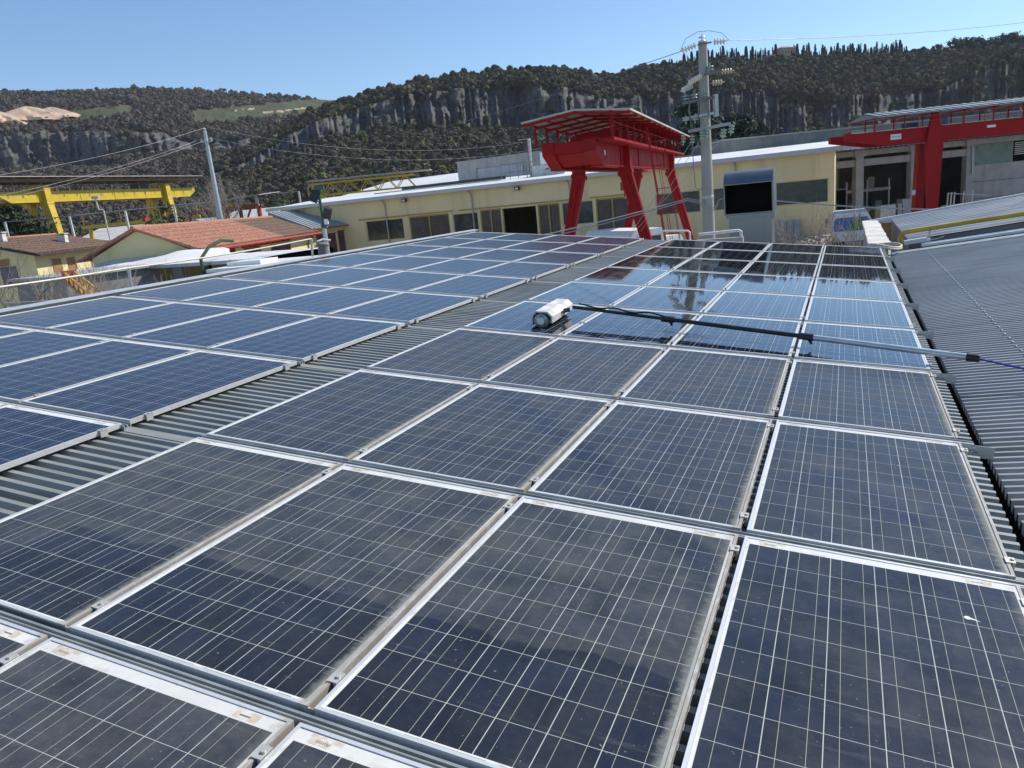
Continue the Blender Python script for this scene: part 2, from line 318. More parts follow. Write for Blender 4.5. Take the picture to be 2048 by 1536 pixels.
# woods on the hills: crowns instanced on points (nobody could count them)
def crown_mesh(name, m, n, flat, seed, spiky=False):
    r = np.random.default_rng(seed); b = MB()
    for i in range(n):
        d = r.normal(size=3); d /= np.linalg.norm(d); d[2] = abs(d[2]) * 1.0 - .25
        lump = .72 + .35 * vnoise(np.array([d[0] * 2 + 7]), np.array([d[1] * 2 + d[2] * 2 + 9]), seed)[0]
        c = Vector(d * lump * (r.random() ** .35)) * .5; c.z = c.z * flat + .42 * flat
        nn = (Vector(d) + Vector(r.normal(size=3)) * .28).normalized(); u = nn.orthogonal().normalized(); u = Matrix.Rotation(r.random() * 6.28, 3, nn) @ u; w_ = nn.cross(u); s_ = .10 + .09 * r.random()
        b.quad(c - u * s_ - w_ * s_ * .7, c + u * s_ * .8 - w_ * s_, c + u * s_ + w_ * s_ * .8, c - u * s_ * .7 + w_ * s_)
    return b.mesh(name, m)
def wood_material(name, stops):
    g = G(name); oi = g.n('ShaderNodeObjectInfo'); cr = g.n('ShaderNodeValToRGB'); cr.color_ramp.interpolation = 'CONSTANT'
    el = cr.color_ramp.elements
    for i, (p, c) in enumerate(stops):
        e = el[i] if i < 2 else el.new(p); e.position = p; e.color = (*c, 1)
    g.l(oi.outputs['Random'], cr.inputs[0]); tc = g.n('ShaderNodeTexCoord'); f = g.noise(tc.outputs['Object'], 5, 3)
    c = g.mix(g.ramp(f, .3, .7), cr.outputs[0], (.5, .5, .5, 1), 'MULTIPLY'); c2 = g.mix(.3, cr.outputs[0], c)
    g.l(c2, g.b.inputs['Base Color']); g.b.inputs['Roughness'].default_value = .9; g.b.inputs['Specular IOR Level'].default_value = .1
    return g.m
WM = wood_material('mixed_wood', [(0, (0.122, 0.100, 0.079)), (.2, (0.105, 0.090, 0.067)), (.38, (0.134, 0.118, 0.090)), (.52, (0.092, 0.090, 0.055)), (.66, (0.064, 0.072, 0.038)), (.8, (0.079, 0.092, 0.046)), (.91, (0.134, 0.151, 0.061)), (.975, (0.198, 0.211, 0.096))])
WM2 = wood_material('bare_wood', [(0, (0.138, 0.105, 0.087)), (.3, (0.118, 0.095, 0.077)), (.55, (0.156, 0.128, 0.102)), (.75, (0.105, 0.093, 0.067)), (.88, (0.072, 0.079, 0.046)), (.97, (0.141, 0.151, 0.074))])
def scatter(name, H, n, size, m, seed, label, kmax=2, rowpow=1.0):
    r = np.random.default_rng(seed); v = H['v']; nr, nc = v.shape[:2]
    el = (v[..., 2] - 5.6) / v[..., 1]
    kk = np.repeat(H['K'], nc, 1)
    # weight cells by their apparent height so the wood is equally dense to the eye
    wgt = np.clip(np.diff(el, axis=0)[:, :-1], .00004, None); wgt[kk[:-1, :-1] > kmax] = .00002
    wgt = wgt * (1 - np.clip(H['rock'][:-1, :-1] * 1.1, 0, .972)) * np.where(kk[:-1, :-1] == 1, .35, 1.0) * (H['field'][:-1, :-1] < .25)
    p = (wgt / wgt.sum()).ravel(); c = r.choice(len(p), n, p=p); i = c // (nc - 1); j = c % (nc - 1); a = r.random(n)[:, None]; q = r.random(n)[:, None]
    P = (v[i, j] * (1 - a) + v[i, j + 1] * a) * (1 - q) + (v[i + 1, j] * (1 - a) + v[i + 1, j + 1] * a) * q
    P[:, 2] -= .3
    me = bpy.data.meshes.new(name); me.vertices.add(n); me.vertices.foreach_set('co', P.ravel().astype(np.float32))
    s_ = (size[0] + (size[1] - size[0]) * r.random(n) ** 2.2) * np.clip(P[:, 1] / np.median(P[:, 1]), .75, 1.3)
    a_ = me.attributes.new('scl', 'FLOAT', 'POINT'); a_.data.foreach_set('value', s_.astype(np.float32))
    col = bpy.data.collections.new(name + '_crowns')
    for k in range(4):
        t = bpy.data.objects.new(name + '_crown', crown_mesh(name + '_crown', m, 85, (.95, 1.15, .8, 1.3)[k], seed + k)); col.objects.link(t)
    ng = bpy.data.node_groups.new(name, 'GeometryNodeTree'); ng.interface.new_socket('Geometry', in_out='INPUT', socket_type='NodeSocketGeometry'); ng.interface.new_socket('Geometry', in_out='OUTPUT', socket_type='NodeSocketGeometry')
    gi = ng.nodes.new('NodeGroupInput'); go = ng.nodes.new('NodeGroupOutput'); ip = ng.nodes.new('GeometryNodeInstanceOnPoints'); ci = ng.nodes.new('GeometryNodeCollectionInfo')
    ci.inputs[0].default_value = col; ci.inputs[1].default_value = True; ci.inputs[2].default_value = True
    rv = ng.nodes.new('FunctionNodeRandomValue'); rv.data_type = 'INT'; rv.inputs[4].default_value = 0; rv.inputs[5].default_value = 3
    rr = ng.nodes.new('FunctionNodeRandomValue'); rr.data_type = 'FLOAT_VECTOR'; rr.inputs[0].default_value = (-.12, -.12, 0); rr.inputs[1].default_value = (.12, .12, 6.28)
    na = ng.nodes.new('GeometryNodeInputNamedAttribute'); na.data_type = 'FLOAT'; na.inputs[0].default_value = 'scl'
    L = ng.links.new; L(gi.outputs[0], ip.inputs['Points']); L(ci.outputs[0], ip.inputs['Instance']); ip.inputs['Pick Instance'].default_value = True
    L(rv.outputs[2], ip.inputs['Instance Index']); L(rr.outputs[0], ip.inputs['Rotation']); L(na.outputs[0], ip.inputs['Scale']); L(ip.outputs[0], go.inputs[0])
    o = obj(name, me); md = o.modifiers.new('scatter', 'NODES'); md.node_group = ng
    return tag(o, label, 'woodland', kind='stuff')
scatter('near_woodland', near, 82000, (1.4, 4.9), WM, 5, 'dense budding woodland covering the near valley side around the cliff')
scatter('far_woodland', far, 54000, (2.3, 6.6), WM2, 8, 'brown leafless woodland covering the distant plateau and its slopes')

# helper: height of a hill at heading b and slope ratio e
def hill_point(H, b_, e_):
    v = H['v']; j = int(np.argmin(abs(H['be'] - b_))); el = (v[:, j, 2] - 5.6) / v[:, j, 1]
    i = int(np.argmin(abs(el - e_) + 1e-3 * (np.arange(len(el)) < 60))); return Vector(v[i, j])
def crest_point(H, b_, back=0):
    v = H['v']; j = int(np.argmin(abs(H['be'] - b_))); k = int(np.where(H['K'][:, 0] == 3)[0][0]) - back; return Vector(v[k, j])
# cypresses and pines along the crest
def cypress_mesh(name, seed, wd, n=150):
    r = np.random.default_rng(seed); b = MB()
    for i in range(n):
        t = r.random() ** .8; rad = wd * (1 - t) ** .75 * (.35 + min(1, t * 5) * .65) ; a = r.random() * 6.28; c = Vector((math.cos(a) * rad, math.sin(a) * rad, .04 + t * .95))
        nn = Vector((math.cos(a), math.sin(a), .35)) + Vector(r.normal(size=3)) * .3; nn.normalize(); u = nn.orthogonal().normalized(); w_ = nn.cross(u); s_ = wd * (.25 + .25 * r.random())
        b.quad(c - u * s_, c - w_ * s_ * 1.4, c + u * s_, c + w_ * s_ * 1.4)
    b.tube([(0, 0, 0), (0, 0, .8)], [.03, .01], 5)
    return b.mesh(name, M['leaf_f'])
CYP = [cypress_mesh('cypress_tree', 3 + k, wd) for k, wd in enumerate((.075, .095, .12, .17))]
PINE = []
for k in range(3):
    r = np.random.default_rng(30 + k); b = MB()
    for i in range(230):
        pad = i % 6; c0 = Vector((.22 * math.cos(pad * 1.05 + k), .22 * math.sin(pad * 1.05 + k), .38 + .5 * ((pad * 37 + k * 11) % 10) / 10)); c = c0 + Vector((r.normal() * .15, r.normal() * .15, r.normal() * .08))
        nn = (c - c0).normalized() + Vector((0, 0, .6)); nn.normalize(); u = nn.orthogonal().normalized(); w_ = nn.cross(u); s_ = .05 + .05 * r.random(); b.quad(c - u * s_, c - w_ * s_, c + u * s_, c + w_ * s_)
    PINE.append(b.mesh('pine_tree', M['leaf_f']))
b = MB(); b.tube([(0, 0, 0), (.02, 0, .8)], [.035, .02], 5); PTRUNK = b.mesh('trunk', M['bark'])
kt = 0
def ridge_tree(b_, h, kind, back=0, lab=None, grp=None):
    global kt; kt += 1
    me = (CYP if kind == 'cypress' else PINE)[kt % (4 if kind == 'cypress' else 3)]
    o = obj(kind + '_tree', me); p = crest_point(near, b_, back); o.location = p - Vector((0, 0, .6)); o.scale = (h * (1 if kind == 'cypress' else .8),) * 2 + (h,); o.rotation_euler.z = kt * 1.3
    if kind == 'pine': obj('trunk', PTRUNK, o)
    tag(o, lab, 'cypress' if kind == 'cypress' else 'pine', grp)
for b_ in np.concatenate([np.linspace(.224, .340, 56), np.linspace(.342, .372, 13), np.linspace(.383, .53, 70)]):
    h = random.uniform(6.5, 13) * (.7 if b_ < .25 else 1)
    ridge_tree(float(b_) + random.uniform(-.001, .001), h, 'cypress', random.choice((0, 1, 2, 3, 4)), 'dark slender cypress in the row along the hilltop beside the villa', 'cypresses along the hilltop')
for b_ in np.concatenate([np.linspace(.535, .59, 7), np.linspace(.595, .74, 42)]):
    ridge_tree(float(b_) + random.uniform(-.002, .002), random.uniform(8, 14) * (.7 if b_ < .59 else 1), 'pine', random.choice((0, 1, 2)), 'broad dark pine on the hilltop beyond the end of the cypress row', 'pines on the hilltop')
for b_ in (-.0215, -.0165, -.0125, .006): ridge_tree(b_, random.uniform(5, 7), 'cypress', 0, 'small lone cypress standing on the bare skyline above the cliff', 'cypresses above the cliff')
# villa among the cypresses
p = crest_point(near, .378, 3)
t = thing('villa', 'pinkish hilltop villa with a flat hipped roof among cypresses', 'villa', fr(p.x, p.y, p.z - 1.5, .25))
MB().box(-7, 7, -5, 5, 0, 11).build('wall', M['villa'], t)
b = MB(); b.add([(-8, -6, 11), (8, -6, 11), (8, 6, 11), (-8, 6, 11), (-3, 0, 13), (3, 0, 13)], [(0, 1, 5, 4), (1, 2, 5), (2, 3, 4, 5), (3, 0, 4), (3, 2, 1, 0)]); b.build('roof', M['villa_r'], t)
for x in (-5, -2.5, 0, 2.5, 5):
    for z in (2.5, 7): MB().box(x - .5, x + .5, -5.06, -4.9, z, z + 1.8).build('window', M['glassd'], t)
MB().box(-16, -7.05, -4, 4, 0, 7).build('side_wing', M['villa'], t)
# quarry spoil heaps on the far plateau
for k, (b_, e_, sx, sz) in enumerate(((-.60, .1505, 26, 17), (-.565, .1525, 40, 19), (-.535, .1515, 30, 15))):
    p = hill_point(far, b_, e_); n_ = 26; b = MB(); vs = []
    for i in range(9):
        for j in range(n_):
            a = 6.283 * j / n_; t_ = i / 8; rr = 1 - t_; wv = 1 + .22 * math.sin(a * 3 + k) + .15 * math.sin(a * 7 + i)
            vs.append((sx * rr * wv * math.cos(a), sx * .8 * rr * wv * math.sin(a), sz * (1 - rr ** 1.4) - 3))
    b.add(vs, [(i * n_ + j, i * n_ + (j + 1) % n_, (i + 1) * n_ + (j + 1) % n_, (i + 1) * n_ + j) for i in range(8) for j in range(n_)])
    o = b.build('spoil_heap', M['gravel'], smooth=True); o.location = p
    tag(o, ('pale spoil heap at the outer end of the quarry tip', 'broad orange spoil heap in the middle of the quarry tip', 'reddish spoil heap at the wooded end of the quarry tip')[k], 'spoil heap')
# ================================================================== THE ROOF WE STAND ON
roof_root = thing('workshop_building', 'low workshop whose grey ribbed metal roof carries the solar panels', 'building', RF)
def corrugated(u0, u1, v0, v1, pitch=.0865, h=.032, z=0.0, zslope=0.0, nv=1, pr=(.30, .44, .86)):
    """trapezoid ribs running along x, repeated along y"""
    b = MB(); ys = []; k = int((u1 - u0) / pitch)
    for i in range(k):
        y = u0 + i * pitch
        ys += [(y, 0), (y + pitch * pr[0], 0), (y + pitch * pr[1], h), (y + pitch * pr[2], h)]
    ys.append((u0 + k * pitch, 0)); n = len(ys)
    xs = [v0 + (v1 - v0) * i / nv for i in range(nv + 1)]
    vs = [(x, y, z + zz + zslope * (x - v0)) for x in xs for y, zz in ys]
    b.add(vs, [(a * n + i, (a + 1) * n + i, (a + 1) * n + i + 1, a * n + i + 1) for a in range(nv) for i in range(n - 1)]); return b
def sheet_material(name, base, base2, dirt, rough, metal, amt):
    g = G(name); tc = g.n('ShaderNodeTexCoord'); co = tc.outputs['Object']
    big = g.noise(co, .7, 5, .6); strk = g.noise(co, 3.0, 5, .65, sc=(.25, 3, 1)); fine = g.noise(co, 28, 4)
    c = g.mix(g.ramp(big, .3, .7), base, base2); c = g.mix(g.math('MULTIPLY', g.ramp(strk, .48, .74), amt), c, dirt)
    c = g.mix(g.math('MULTIPLY', g.ramp(fine, .6, .8), .3), c, dirt)
    g.l(c, g.b.inputs['Base Color']); g.b.inputs['Metallic'].default_value = metal; g.l(g.ramp(strk, .3, .8, rough - .1, rough + .18), g.b.inputs['Roughness'])
    g.bump(fine, .0015, .4); return g.m
M['rib_a'] = sheet_material('weathered_roof_sheet', (.25, .262, .245, 1), (.33, .34, .318, 1), (.10, .09, .068, 1), .5, .15, .6)
M['rib_b'] = sheet_material('grey_blue_roof_sheet', (.30, .31, .315, 1), (.38, .385, .385, 1), (.15, .14, .13, 1), .42, .25, .45)
def tidy(o, parent): o.parent = parent; return o
corrugated(-4.2, 15.75, -5.05, 4.26, nv=1, z=-.097, h=.048, pr=(.14, .42, .76)).build('roof_sheet', M['rib_a'], roof_root)
MB().box(-5.0, 4.2, -4.2, 15.70, -.34, -.19).build('roof_deck', M['dark'], roof_root)
MB().box(-5.02, 4.22, 15.76, 16.0, -7.5, -.20).build('end_wall', M['concrete'], roof_root)
MB().box(-5.05, 4.2, 15.765, 15.80, -.19, -.075).build('end_flashing', M['alu_dirty'], roof_root)
b = MB(); b.prism([(-5.30, -.30), (-5.06, -.30), (-5.06, -.02), (-4.93, .012), (-4.93, .02), (-5.10, .02), (-5.30, -.05)], -4.2, 15.85, 'y'); b.build('ridge_flashing', M['alu'], roof_root)
b = MB(); b.box(4.30, 4.62, -4.2, 16.2, -.62, -.60); b.box(4.28, 4.30, -4.2, 16.2, -.62, -.20); b.build('gutter', M['dark'], roof_root)
MB().box(-5.2, -5.0, -4.2, 15.9, -7.5, -.3).build('side_wall', M['concrete'], roof_root)

# ---- solar panels
PW, PL = 1.026, 1.648
def panel_material(name, washed):
    g = G(name); tc = g.n('ShaderNodeTexCoord'); sx = g.n('ShaderNodeSeparateXYZ'); g.l(tc.outputs['Object'], sx.inputs[0]); x, y = sx.outputs[0], sx.outputs[1]
    rc = g.n('ShaderNodeTexCoord'); rc.object = roof_root; rs = g.n('ShaderNodeSeparateXYZ'); g.l(rc.outputs['Object'], rs.inputs[0]); rv_, ru_ = rs.outputs[0], rs.outputs[1]
    pc = .1628
    cx = g.math('DIVIDE', g.math('SUBTRACT', x, .0246), pc); cy = g.math('DIVIDE', g.math('SUBTRACT', y, .024), .1562)
    fx = g.math('FRACT', cx); fy = g.math('FRACT', cy)
    def line(f, pos, w_): return g.math('LESS_THAN', g.math('ABSOLUTE', g.math('SUBTRACT', f, pos)), w_)
    gapx = g.math('GREATER_THAN', g.math('ABSOLUTE', g.math('SUBTRACT', fx, .5)), .5 - .0085)
    gapy = g.math('GREATER_THAN', g.math('ABSOLUTE', g.math('SUBTRACT', fy, .5)), .5 - .006)
    bus = g.math('MAXIMUM', line(fx, .26, .0044), line(fx, .74, .0044))
    lines = g.math('MAXIMUM', g.math('MAXIMUM', gapx, gapy), bus)
    inx = g.math('LESS_THAN', g.math('ABSOLUTE', g.math('SUBTRACT', cx, 3.0)), 3.0); iny = g.math('LESS_THAN', g.math('ABSOLUTE', g.math('SUBTRACT', cy, 5.0)), 5.0)
    ins = g.math('MULTIPLY', inx, iny)
    # per cell tone and crystal grain
    cb = g.n('ShaderNodeCombineXYZ'); g.l(g.math('FLOOR', cx), cb.inputs[0]); g.l(g.math('FLOOR', cy), cb.inputs[1])
    oi = g.n('ShaderNodeObjectInfo'); g.l(oi.outputs['Random'], cb.inputs[2])
    wn = g.n('ShaderNodeTexWhiteNoise', noise_dimensions='3D'); g.l(cb.outputs[0], wn.inputs[0])
    vo = g.n('ShaderNodeTexVoronoi'); vo.inputs['Scale'].default_value = 55; g.l(tc.outputs['Object'], vo.inputs['Vector'])
    cell = g.mix(wn.outputs[0], (.0045, .0065, .012, 1), (.0095, .015, .036, 1)) if washed != 'blue' else g.mix(wn.outputs[0], (.004, .009, .028, 1), (.008, .015, .044, 1))  # ridge-side cells tinted bluer to paint in the reflected sky
    cell = g.mix(.35, cell, g.mix(vo.outputs['Color'], (.003, .005, .011, 1), (.013, .019, .042, 1)))
    lc = g.mix(bus, (.52, .53, .48, 1), (.46, .44, .34, 1))
    c = g.mix(lines, cell, lc)
    # white backsheet margins, two burnt-in type labels at the far end, dark ribbons at the near end
    back = g.mix(g.ramp(g.noise(tc.outputs['Object'], 14, 3), .55, .7), (.74, .74, .70, 1), (.62, .59, .52, 1))
    def rect(x0, x1, y0, y1): return g.math('MULTIPLY', g.math('MULTIPLY', g.math('GREATER_THAN', x, x0), g.math('LESS_THAN', x, x1)), g.math('MULTIPLY', g.math('GREATER_THAN', y, y0), g.math('LESS_THAN', y, y1)))
    bars = g.math('GREATER_THAN', g.math('FRACT', g.math('MULTIPLY', x, 160)), .45)
    lab = g.math('MULTIPLY', rect(.085, .135, 1.603, 1.613), bars); lab2 = rect(.86, .90, 1.604, 1.611)
    stain = g.math('MULTIPLY', g.math('MAXIMUM', rect(.06, .17, 1.592, 1.63), rect(.84, .93, 1.592, 1.628)), g.ramp(g.noise(tc.outputs['Object'], 30, 3), .4, .62))
    back = g.mix(g.math('MULTIPLY', stain, .55), back, (.5, .31, .12, 1)); back = g.mix(g.math('MAXIMUM', lab, lab2), back, (.25, .14, .06, 1))
    dash = g.math('MULTIPLY', rect(.05, .95, .0135, .018), g.math('LESS_THAN', g.math('FRACT', g.math('MULTIPLY', x, 3.33)), .86)); back = g.mix(dash, back, (.06, .06, .07, 1))
    c = g.mix(ins, back, c)
    # dust: thin film everywhere, thick at the low (right) edge, scuffs and droppings
    seed = g.n('ShaderNodeCombineXYZ'); g.l(g.math('MULTIPLY', oi.outputs['Random'], 60), seed.inputs[0]); g.l(g.math('MULTIPLY', oi.outputs['Random'], 37), seed.inputs[1])
    va = g.n('ShaderNodeVectorMath', operation='ADD'); g.l(tc.outputs['Object'], va.inputs[0]); g.l(seed.outputs[0], va.inputs[1]); co = va.outputs[0]
    at = g.n('ShaderNodeAttribute', attribute_type='OBJECT', attribute_name='dust'); dust = at.outputs['Fac']
    d1 = g.ramp(g.noise(co, 3.0, 8, .72), .3, .72, .45, 1.3); d2 = g.ramp(g.noise(co, 9, 5, .7, sc=(1, .35, 1)), .5, .8)
    film = g.math('MULTIPLY', g.math('ADD', d1, g.math('MULTIPLY', d2, .35)), dust)
    # bands of thinner film across the dusty rows
    wob = g.math('MULTIPLY', g.math('SUBTRACT', g.noise(rc.outputs['Object'], 1.6, 3), .5), .35)
    m1 = g.math('MULTIPLY', g.ramp(g.math('ADD', ru_, wob), .595, .575), g.math('MULTIPLY', g.ramp(ru_, -.02, .0), g.math('MULTIPLY', g.ramp(rv_, .3, .34), g.ramp(rv_, 3.12, 3.08))))
    dd = g.math('ADD', g.math('MULTIPLY', g.math('SUBTRACT', rv_, 1.12), .728), g.math('MULTIPLY', g.math('SUBTRACT', ru_, 3.37), .686)); bow = g.math('MULTIPLY', g.math('MULTIPLY', g.math('SUBTRACT', rv_, 1.1), g.math('SUBTRACT', 3.1, rv_)), .06)
    dist = g.math('ABSOLUTE', g.math('SUBTRACT', dd, bow)); m2 = g.math('MULTIPLY', g.ramp(dist, .11, .05), g.math('MULTIPLY', g.ramp(rv_, 1.05, 1.2), g.math('MULTIPLY', g.ramp(rv_, 3.2, 3.05), g.ramp(ru_, 1.2, 1.3))))
    clean = g.math('MAXIMUM', m1, g.math('MULTIPLY', m2, .7)); film = g.math('MULTIPLY', film, g.math('SUBTRACT', 1, g.math('MULTIPLY', clean, .62)))
    ex = g.math('ADD', g.math('MULTIPLY', g.math('SUBTRACT', g.noise(co, 34, 6, .8, sc=(.6, 1, 1)), .5), .075), x)
    edge = g.math('MULTIPLY', g.math('MULTIPLY', g.ramp(ex, .966, 1.006), g.ramp(y, 1.5, .25, .35, 1.15)), g.math('MULTIPLY', g.math('MINIMUM', g.math('MULTIPLY', dust, 6), 1), .66))
    sp = g.math('MULTIPLY', g.ramp(g.noise(co, 60, 2, .5), .72, .76), g.math('MULTIPLY', dust, 3.0))
    scr = g.math('MULTIPLY', g.math('MAXIMUM', g.ramp(g.noise(co, 9, 6, .85, sc=(3, .5, 1)), .645, .68), g.ramp(g.noise(co, 7, 6, .85, sc=(.5, 2.6, 1)), .65, .69)), g.math('MULTIPLY', dust, 1.5))
    run = g.math('MULTIPLY', g.ramp(g.noise(co, 5, 5, .7, sc=(.22, 3.2, 1)), .56, .74), g.math('MULTIPLY', dust, .55)); film = g.math('ADD', film, run)
    df = g.math('MINIMUM', g.math('ADD', g.math('ADD', film, edge), g.math('ADD', sp, scr)), .8)
    c = g.mix(df, c, (.215, .225, .205, 1))
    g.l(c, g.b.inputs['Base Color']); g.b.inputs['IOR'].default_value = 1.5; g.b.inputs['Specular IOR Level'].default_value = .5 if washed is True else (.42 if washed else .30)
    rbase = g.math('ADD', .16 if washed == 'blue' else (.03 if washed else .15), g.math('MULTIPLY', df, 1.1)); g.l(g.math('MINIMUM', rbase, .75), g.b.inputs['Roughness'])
    # faint ripple of the textured glass / water film
    hb = g.noise(co, 9 if washed is True else 22, 2, .4, sc=(1, .25, 1) if washed is True else None); g.bump(hb, .0016 if washed is True else .001, .35)
    return g.m
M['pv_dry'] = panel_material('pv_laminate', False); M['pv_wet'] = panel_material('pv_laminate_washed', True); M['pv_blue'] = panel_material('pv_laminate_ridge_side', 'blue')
def dirty_frame(name):
    g = G(name); tc = g.n('ShaderNodeTexCoord'); sx = g.n('ShaderNodeSeparateXYZ'); g.l(tc.outputs['Object'], sx.inputs[0])
    f = g.noise(tc.outputs['Object'], 9, 5, .7, sc=(4, 1, 1)); lo = g.math('MULTIPLY', g.ramp(sx.outputs[0], .96, 1.02), g.ramp(f, .25, .55))
    at = g.n('ShaderNodeAttribute', attribute_type='OBJECT', attribute_name='dust'); lo = g.math('MULTIPLY', lo, g.math('MINIMUM', g.math('MULTIPLY', at.outputs['Fac'], 7), .95))
    c = g.mix(lo, g.mix(g.ramp(f, .4, .75), (.76, .77, .76, 1), (.62, .61, .58, 1)), (.34, .30, .24, 1))
    g.l(c, g.b.inputs['Base Color']); g.l(g.math('SUBTRACT', .45, g.math('MULTIPLY', lo, .4)), g.b.inputs['Metallic']); g.l(g.ramp(f, .3, .8, .3, .55), g.b.inputs['Roughness']); return g.m
M['pframe'] = dirty_frame('panel_frame')
b = MB(); fw_, fh = .013, .030   # frame: lips, outer walls and an inner groove
for x0, x1, y0, y1 in ((0, fw_, 0, PL), (PW - fw_, PW, 0, PL), (fw_, PW - fw_, 0, fw_), (fw_, PW - fw_, PL - fw_, PL)): b.box(x0, x1, y0, y1, -fh, 0)
ME_FR = b.mesh('frame', M['pframe'])
b = MB(); b.quad((fw_ + .0005, fw_ + .0005, -.004), (PW - fw_ - .0005, fw_ + .0005, -.004), (PW - fw_ - .0005, PL - fw_ - .0005, -.004), (fw_ + .0005, PL - fw_ - .0005, -.004)); b.box(fw_ + .001, PW - fw_ - .001, fw_ + .001, PL - fw_ - .001, -.012, -.0045)
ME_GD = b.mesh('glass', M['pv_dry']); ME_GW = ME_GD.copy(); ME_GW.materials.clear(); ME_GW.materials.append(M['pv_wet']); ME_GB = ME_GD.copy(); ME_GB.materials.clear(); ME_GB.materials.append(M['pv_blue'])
b = MB(); b.box(-.004, .020, -.025, .025, .001, .005); b.box(.008, .018, -.025, .025, -.04, .001); b.box(-.016, -.004, -.025, .025, .001, .0045); b.lathe([(.008, .005), (.008, .012), (.005, .0125)], (.010, 0, 0), n=6)
ME_CL = b.mesh('clamp', M['alu_dirty'])
ORD = ['first', 'second', 'third', 'fourth', 'fifth', 'sixth', 'seventh', 'eighth', 'ninth', 'tenth', 'eleventh']
RAILS = [-1.735, 0.0, 1.69, 3.42, 5.15, 6.89, 8.62, 10.36, 12.07, 13.80, 15.46]
right_cols = [-.012, 1.036, 2.085, 3.139]; left_cols = [-1.671, -2.72, -3.77, -4.82]
def panel(v, r, lab, dust, wet, low):
    gap = RAILS[r + 1] - RAILS[r] - PL; t = thing('solar_panel', lab, 'solar panel', RT(v, RAILS[r] + gap / 2), 'solar panels on the workshop roof')
    t['dust'] = dust
    f = obj('frame', ME_FR, t); f['dust'] = dust; gl = obj('glass', {True: ME_GW, False: ME_GD, 'blue': ME_GB}[wet], t); gl['dust'] = dust
    gl.rotation_euler = (random.uniform(-.0012, .0012), random.uniform(-.0012, .0012), 0)
    if low:
        for yy in (.14, PL - .14): c = obj('clamp', ME_CL, t); c.location = (PW, yy, 0)
for r in range(10):
    far_i = ORD[9 - r]
    for k, v in enumerate(right_cols):
        wet = r >= 4
        dust = .0 if r > 4 else (.015 if r == 4 else (.23, .22, .20, .22)[r] * (1.0 if k < 3 else (.55 if r == 1 else .9)) * random.uniform(.85, 1.15))
        lab = ('wet washed' if wet else 'dusty') + ' gutter-side solar panel, ' + ORD[k] + ' column from bare strip, ' + far_i + ' row from roof end'
        panel(v, r, lab, dust, wet, True)
    for k, v in enumerate(left_cols):
        if r == 0: continue
        lab = 'blue ridge-side solar panel, ' + ORD[k] + ' column from bare strip, ' + far_i + ' row from roof end'
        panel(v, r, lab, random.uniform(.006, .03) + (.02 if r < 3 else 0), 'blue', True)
# mounting rails between the rows
for i, u in enumerate(RAILS[1:-1]):
    t = thing('mounting_rail', 'grooved aluminium rail bordering the ' + ORD[9 - i - 1] + ' panel row from roof end', 'mounting rail', RT(0, u), 'rails between the panel rows')
    for v0, v1, nm in ((-4.83, -.62, 'channel'), (-.03, 4.24, 'channel')):
        b = MB(); b.box(v0, v1, -.020, .020, -.0475, -.030); b.box(v0, v1, -.027, -.021, -.0478, -.008); b.box(v0, v1, .021, .027, -.0478, -.008); b.box(v0, v1, -.005, .005, -.030, -.012)
        b.build(nm, M['alu_dirty'] if nm == 'x' else M['galv'], t)
    MB().box(-.62, -.03, -.035, .035, -.0485, -.0445).build('cover_strip', M['rib_a'], t)
    b = MB(); b.box(4.242, 4.345, -.033, -.029, -.085, -.012); b.box(4.242, 4.345, -.0285, .02, -.085, -.081); b.build('end_bracket', M['galv'], t)
# droppings on one near panel
b = MB(); b.lathe([(.018, 0), (.014, .002), (.004, .003)], (0, 0, 0), n=9); b.add([(-.012, -.004, .001), (.06, -.02, .001), (.012, .008, .001)], [(0, 1, 2)])
o = b.build('bird_dropping', M['white_pl']); o.matrix_world = RT(3.95, 1.34, -.0035); o.scale = (.7, .7, .5); tag(o, 'white bird dropping on a near panel beside the gutter', 'bird dropping')

# ---- cleaning brush lying on the washed rows
t = thing('cleaning_brush', 'white roller brush on a long black and silver telescopic pole', 'brush', RF)
hd = [(-.13, .02), (-.13, .14), (-.08, .20), (.07, .20), (.13, .14), (.13, .06), (.11, .06), (.11, .13), (.06, .18), (-.07, .18), (-.11, .13), (-.11, .02)]
def onto(b, m4): b.v = [tuple(m4 @ Vector(p)) for p in b.v]; return b
H4 = Matrix.Translation((.70, 5.86, .0)) @ Matrix.Rotation(R(4), 4, 'Z') @ Matrix.Diagonal((.85, .90, .80, 1))
b = MB(); b.prism(hd, -.44, .44, 'y'); onto(b, H4).build('housing', M['housing'], t)
b = MB(); b.lathe([(.045, -.46), (.085, -.455), (.09, 0), (.085, .455), (.045, .46)], (-.005, 0, .085), (0, 1, 0), 16); onto(b, H4).build('roller_core', M['galv'], t)
b = MB(); rb = np.random.default_rng(4)
for i in range(900):
    a = rb.random() * 6.283; yy = rb.uniform(-.47, .47); r0, r1 = .05, .088 + rb.random() * .012; da = rb.normal() * .12
    b.bar((-.005 + math.cos(a) * r0, yy, .085 + math.sin(a) * r0), (-.005 + math.cos(a + da) * min(r1, .1), yy + rb.normal() * .006, max(.004, .085 + math.sin(a + da) * r1)), .005)
o = onto(b, H4).build('bristles', M['bristle'], t); o['kind'] = 'stuff'
b = MB(); b.tube([(-.005, -.46, .085), (-.005, -.475, .085)], .05, 14); onto(b, H4).build('end_cap', M['silver'], t)
b = MB(); b.bar((.12, .05, .12), (.2, .06, .14), .05); b.bar((.12, -.08, .12), (.19, .04, .14), .02); b.bar((.12, .16, .12), (.19, .06, .14), .02); onto(b, H4).build('swivel_bracket', M['black'], t)
P0, P1 = Vector((.88, 5.98, .13)), Vector((4.47, 5.29, .10))
